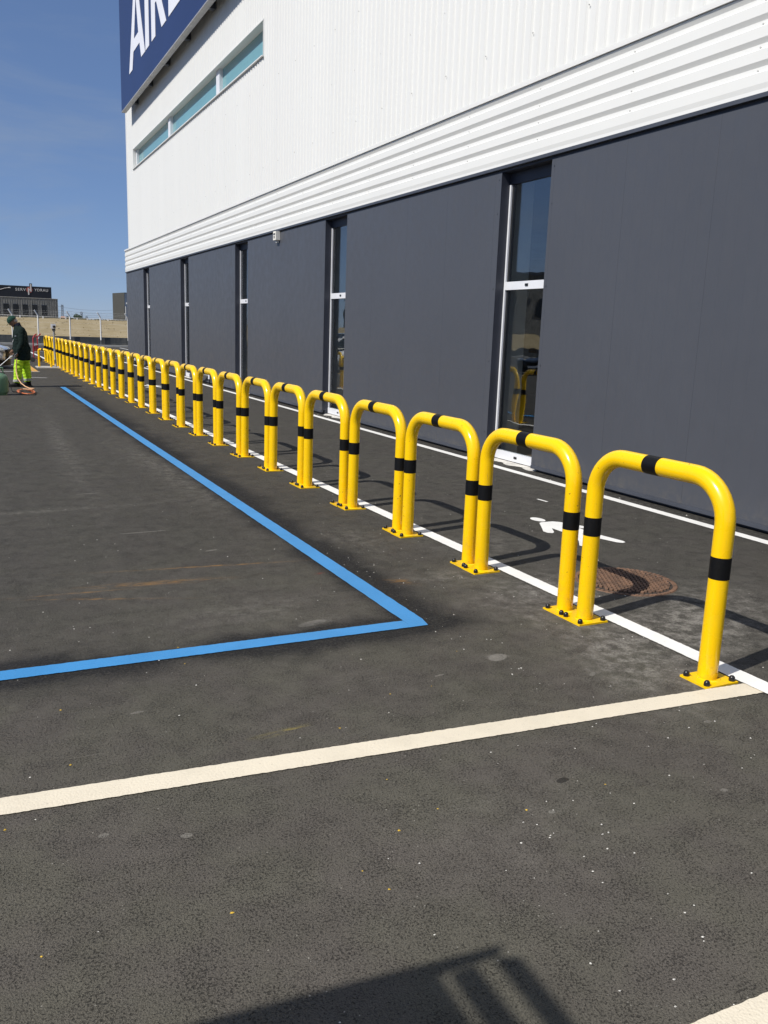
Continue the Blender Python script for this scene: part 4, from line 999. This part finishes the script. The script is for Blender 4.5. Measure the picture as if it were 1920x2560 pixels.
q3 = far(1., 150.)
hs = empty('roofed_shed', (14.4, 150, 1.7)); tag(hs, 'tiny low shed with a pale orange roof just above the bank', 'shed')
A_ = q3(14.0, 2.0); B_ = q3(14.9, 2.3)
o = MB().box((A_[0], 150, 1.5), (B_[0], 153, 2.05)).build('wall', M_kerb, hs); o.location = (-14.4, -150, -1.7)
m = Mt('faded_orange_roof', (.42, .23, .15), .8); m.vary(.2, 3)
o = MB().prism([(A_[0]-.1, 149.9, 2.051), (B_[0]+.1, 149.9, 2.051), (B_[0]-.2, 151.5, 2.3), (A_[0]+.2, 151.5, 2.3)], (0, .3, 0)).build('roof', m.m, hs); o.location = (-14.4, -150, -1.7)
hl = empty('long_white_shed', (26.5, 160, 1.7)); tag(hl, 'long low white shed on the horizon left of the olive warehouse', 'shed')
o = MB().box((-3.2, 0, -.1), (3.2, 5, .28)).build('wall', M_frame, hl)
o = MB().box((-3.3, -.1, .281), (3.3, 5.1, .42)).build('roof', M_hsteel0, hl)

# trees, pylons, wires
def bush(x, y, h, w, label, leafs=420):
    o = empty('tree', (x, y, 1.65)); tag(o, label, 'tree', 'dark trees on the skyline')
    b = MB().tube([(0, 0, 0), (.05, 0, h*.35), (0, .05, h*.7)], [.14, .1, .04], 8)
    for k_ in range(4): a = k_*1.6; b.tube([(0, 0, h*.35), (w*.35*math.cos(a), w*.35*math.sin(a), h*.7)], [.07, .02], 6)
    b.build('trunk', M_bark, o)
    b = MB()
    for _ in range(9):
        a = rnd.uniform(0, 6.28); rr = rnd.uniform(0, .6)*w
        clump(b, (rr*math.cos(a), rr*math.sin(a), h*rnd.uniform(.35, .85)), w*.38, w*.38, h*.22, leafs//9, .13)
    b.build('crown', M_leaf2, o)
kk = 1.0
for x, y, h, w, lab in ((20.1, 200, .85, .7, 'small dark round tree on the skyline left of the fence arm'), (22.0, 200, 1.6, 1.5, 'tallest dark tree on the skyline between the two far buildings'), (23.2, 202, .8, 1.3, 'low dark bushy tree on the skyline right of the tallest tree'),
                        (21.2, 204, .65, 1.1, 'low spreading dark tree beside the tallest skyline tree'), (27.2, 205, .55, .9, 'tiny dark tree at the right of the skyline')):
    bush(x, y, h, w, lab)
def pylon(x, y, h, w, lab, solid=False):
    o = empty('pylon', (x, y, 1.7)); tag(o, lab, 'pylon', 'pylons on the skyline')
    b = MB()
    for sx in (-1, 1):
        for sy in (-1, 1): b.tube([(sx*w/2, sy*w/2, 0), (sx*w*.4, sy*w*.4, h)], .06, 5)
    n = max(4, int(h/w*1.4))
    for i in range(n):
        za, zb_ = h*i/n, h*(i+1)/n
        for sy in (-1, 1):
            b.tube([(-w*.45, sy*w*.45, za), (w*.45, sy*w*.45, zb_)], .05, 4); b.tube([(w*.45, sy*w*.45, za), (-w*.45, sy*w*.45, zb_)], .05, 4)
    b.build('lattice', M_hsteel, o)
    b = MB().tube([(-w*.9, 0, h*.9), (w*.9, 0, h*.9)], .06, 5).tube([(0, 0, h), (0, 0, h+.2)], .04, 5); b.build('cross_arm', M_hsteel, o)
pylon(23.75, 250, 4.1, .55, 'slim hazy lattice mast standing just right of the grey industrial building')
pylon(28.6, 250, 2.4, .5, 'shorter hazy mast on the skyline right of the dark trees')
pylon(29.9, 250, 1.3, .4, 'shortest hazy mast on the skyline left of the olive warehouse')
pl = empty('power_lines', (0, 245, 1.7)); tag(pl, 'thin power lines strung across the sky between masts', 'power lines')
for z_, d_ in ((2.9, .5), (2.2, .4), (1.6, .3), (4.0, .8)):
    b = MB().tube([(20+1.2*i, 3+.1*i, z_-d_*4*(i/16)*(1-i/16)-.03*i) for i in range(17)], .028, 4); b.build('wire', M_hsteel, pl)

# grey works building out on the left, mirrored in the near window
rbd = empty('works_building', (-40, 72, 0)); tag(rbd, 'grey works building far on the left, seen only mirrored in the nearest window', 'building')
MB().box((-14, 0, 0), (12, 24, 7.5)).build('wall', M_weather, rbd)
MB().box((-14.2, -.2, 7.5), (12.2, 24.2, 7.8)).build('roof', M_trim, rbd)
for i in range(6): MB().box((-12+4*i, -.06, 3.6), (-10+4*i, -.005, 5.4)).build('window', M_dwin, rbd)

# ------------------------------------------------------------------ stack added out of view, its outline shaped to throw the foreground shadow
ZP = 2.45
px, py = 1.186-.93*ZP, 1.627-.22*ZP
pt = empty('shadow_caster', (px, py, 0)); tag(pt, 'crate stack added out of view left of the camera to cast the slatted foreground shadow', 'shadow caster')
MB().box((-1.55, -1.05, 0.0), (-.34, -.06, ZP-.08)).build('blocker', M_wood, pt)
b = MB()
def slat(pts, z0_, t_): b.prism([(x, y, z0_) for x, y in pts], (0, 0, t_))
slat([(.0, .012), (-.31, .036), (-1.6, .13), (-1.6, .08), (-.31, -.02), (-.02, -.018)], ZP-.02, .02)
slat([(-.053, -.030), (.0, -.05), (-.03, -1.1), (-.085, -1.1)], ZP+.0005, .02)
slat([(-.122, -.030), (-.185, -.032), (-.215, -1.1), (-.14, -1.1)], ZP+.0005, .02)
for i in range(10): slat([(-.225-.137*i, -.02+.009*i), (-.3615-.137*i, -.011+.009*i), (-.3865-.137*i, -1.1), (-.25-.137*i, -1.1)], ZP+.0005, .0195)
b.box((-1.55, -1.0, ZP-.079), (-.36, -.9, ZP-.0205)); b.box((-1.55, -.16, ZP-.079), (-.36, -.08, ZP-.0205)); b.box((-1.5, -1.02, ZP-.02), (-.04, -.94, ZP))
b.build('shadow_slats', M_wood, pt)
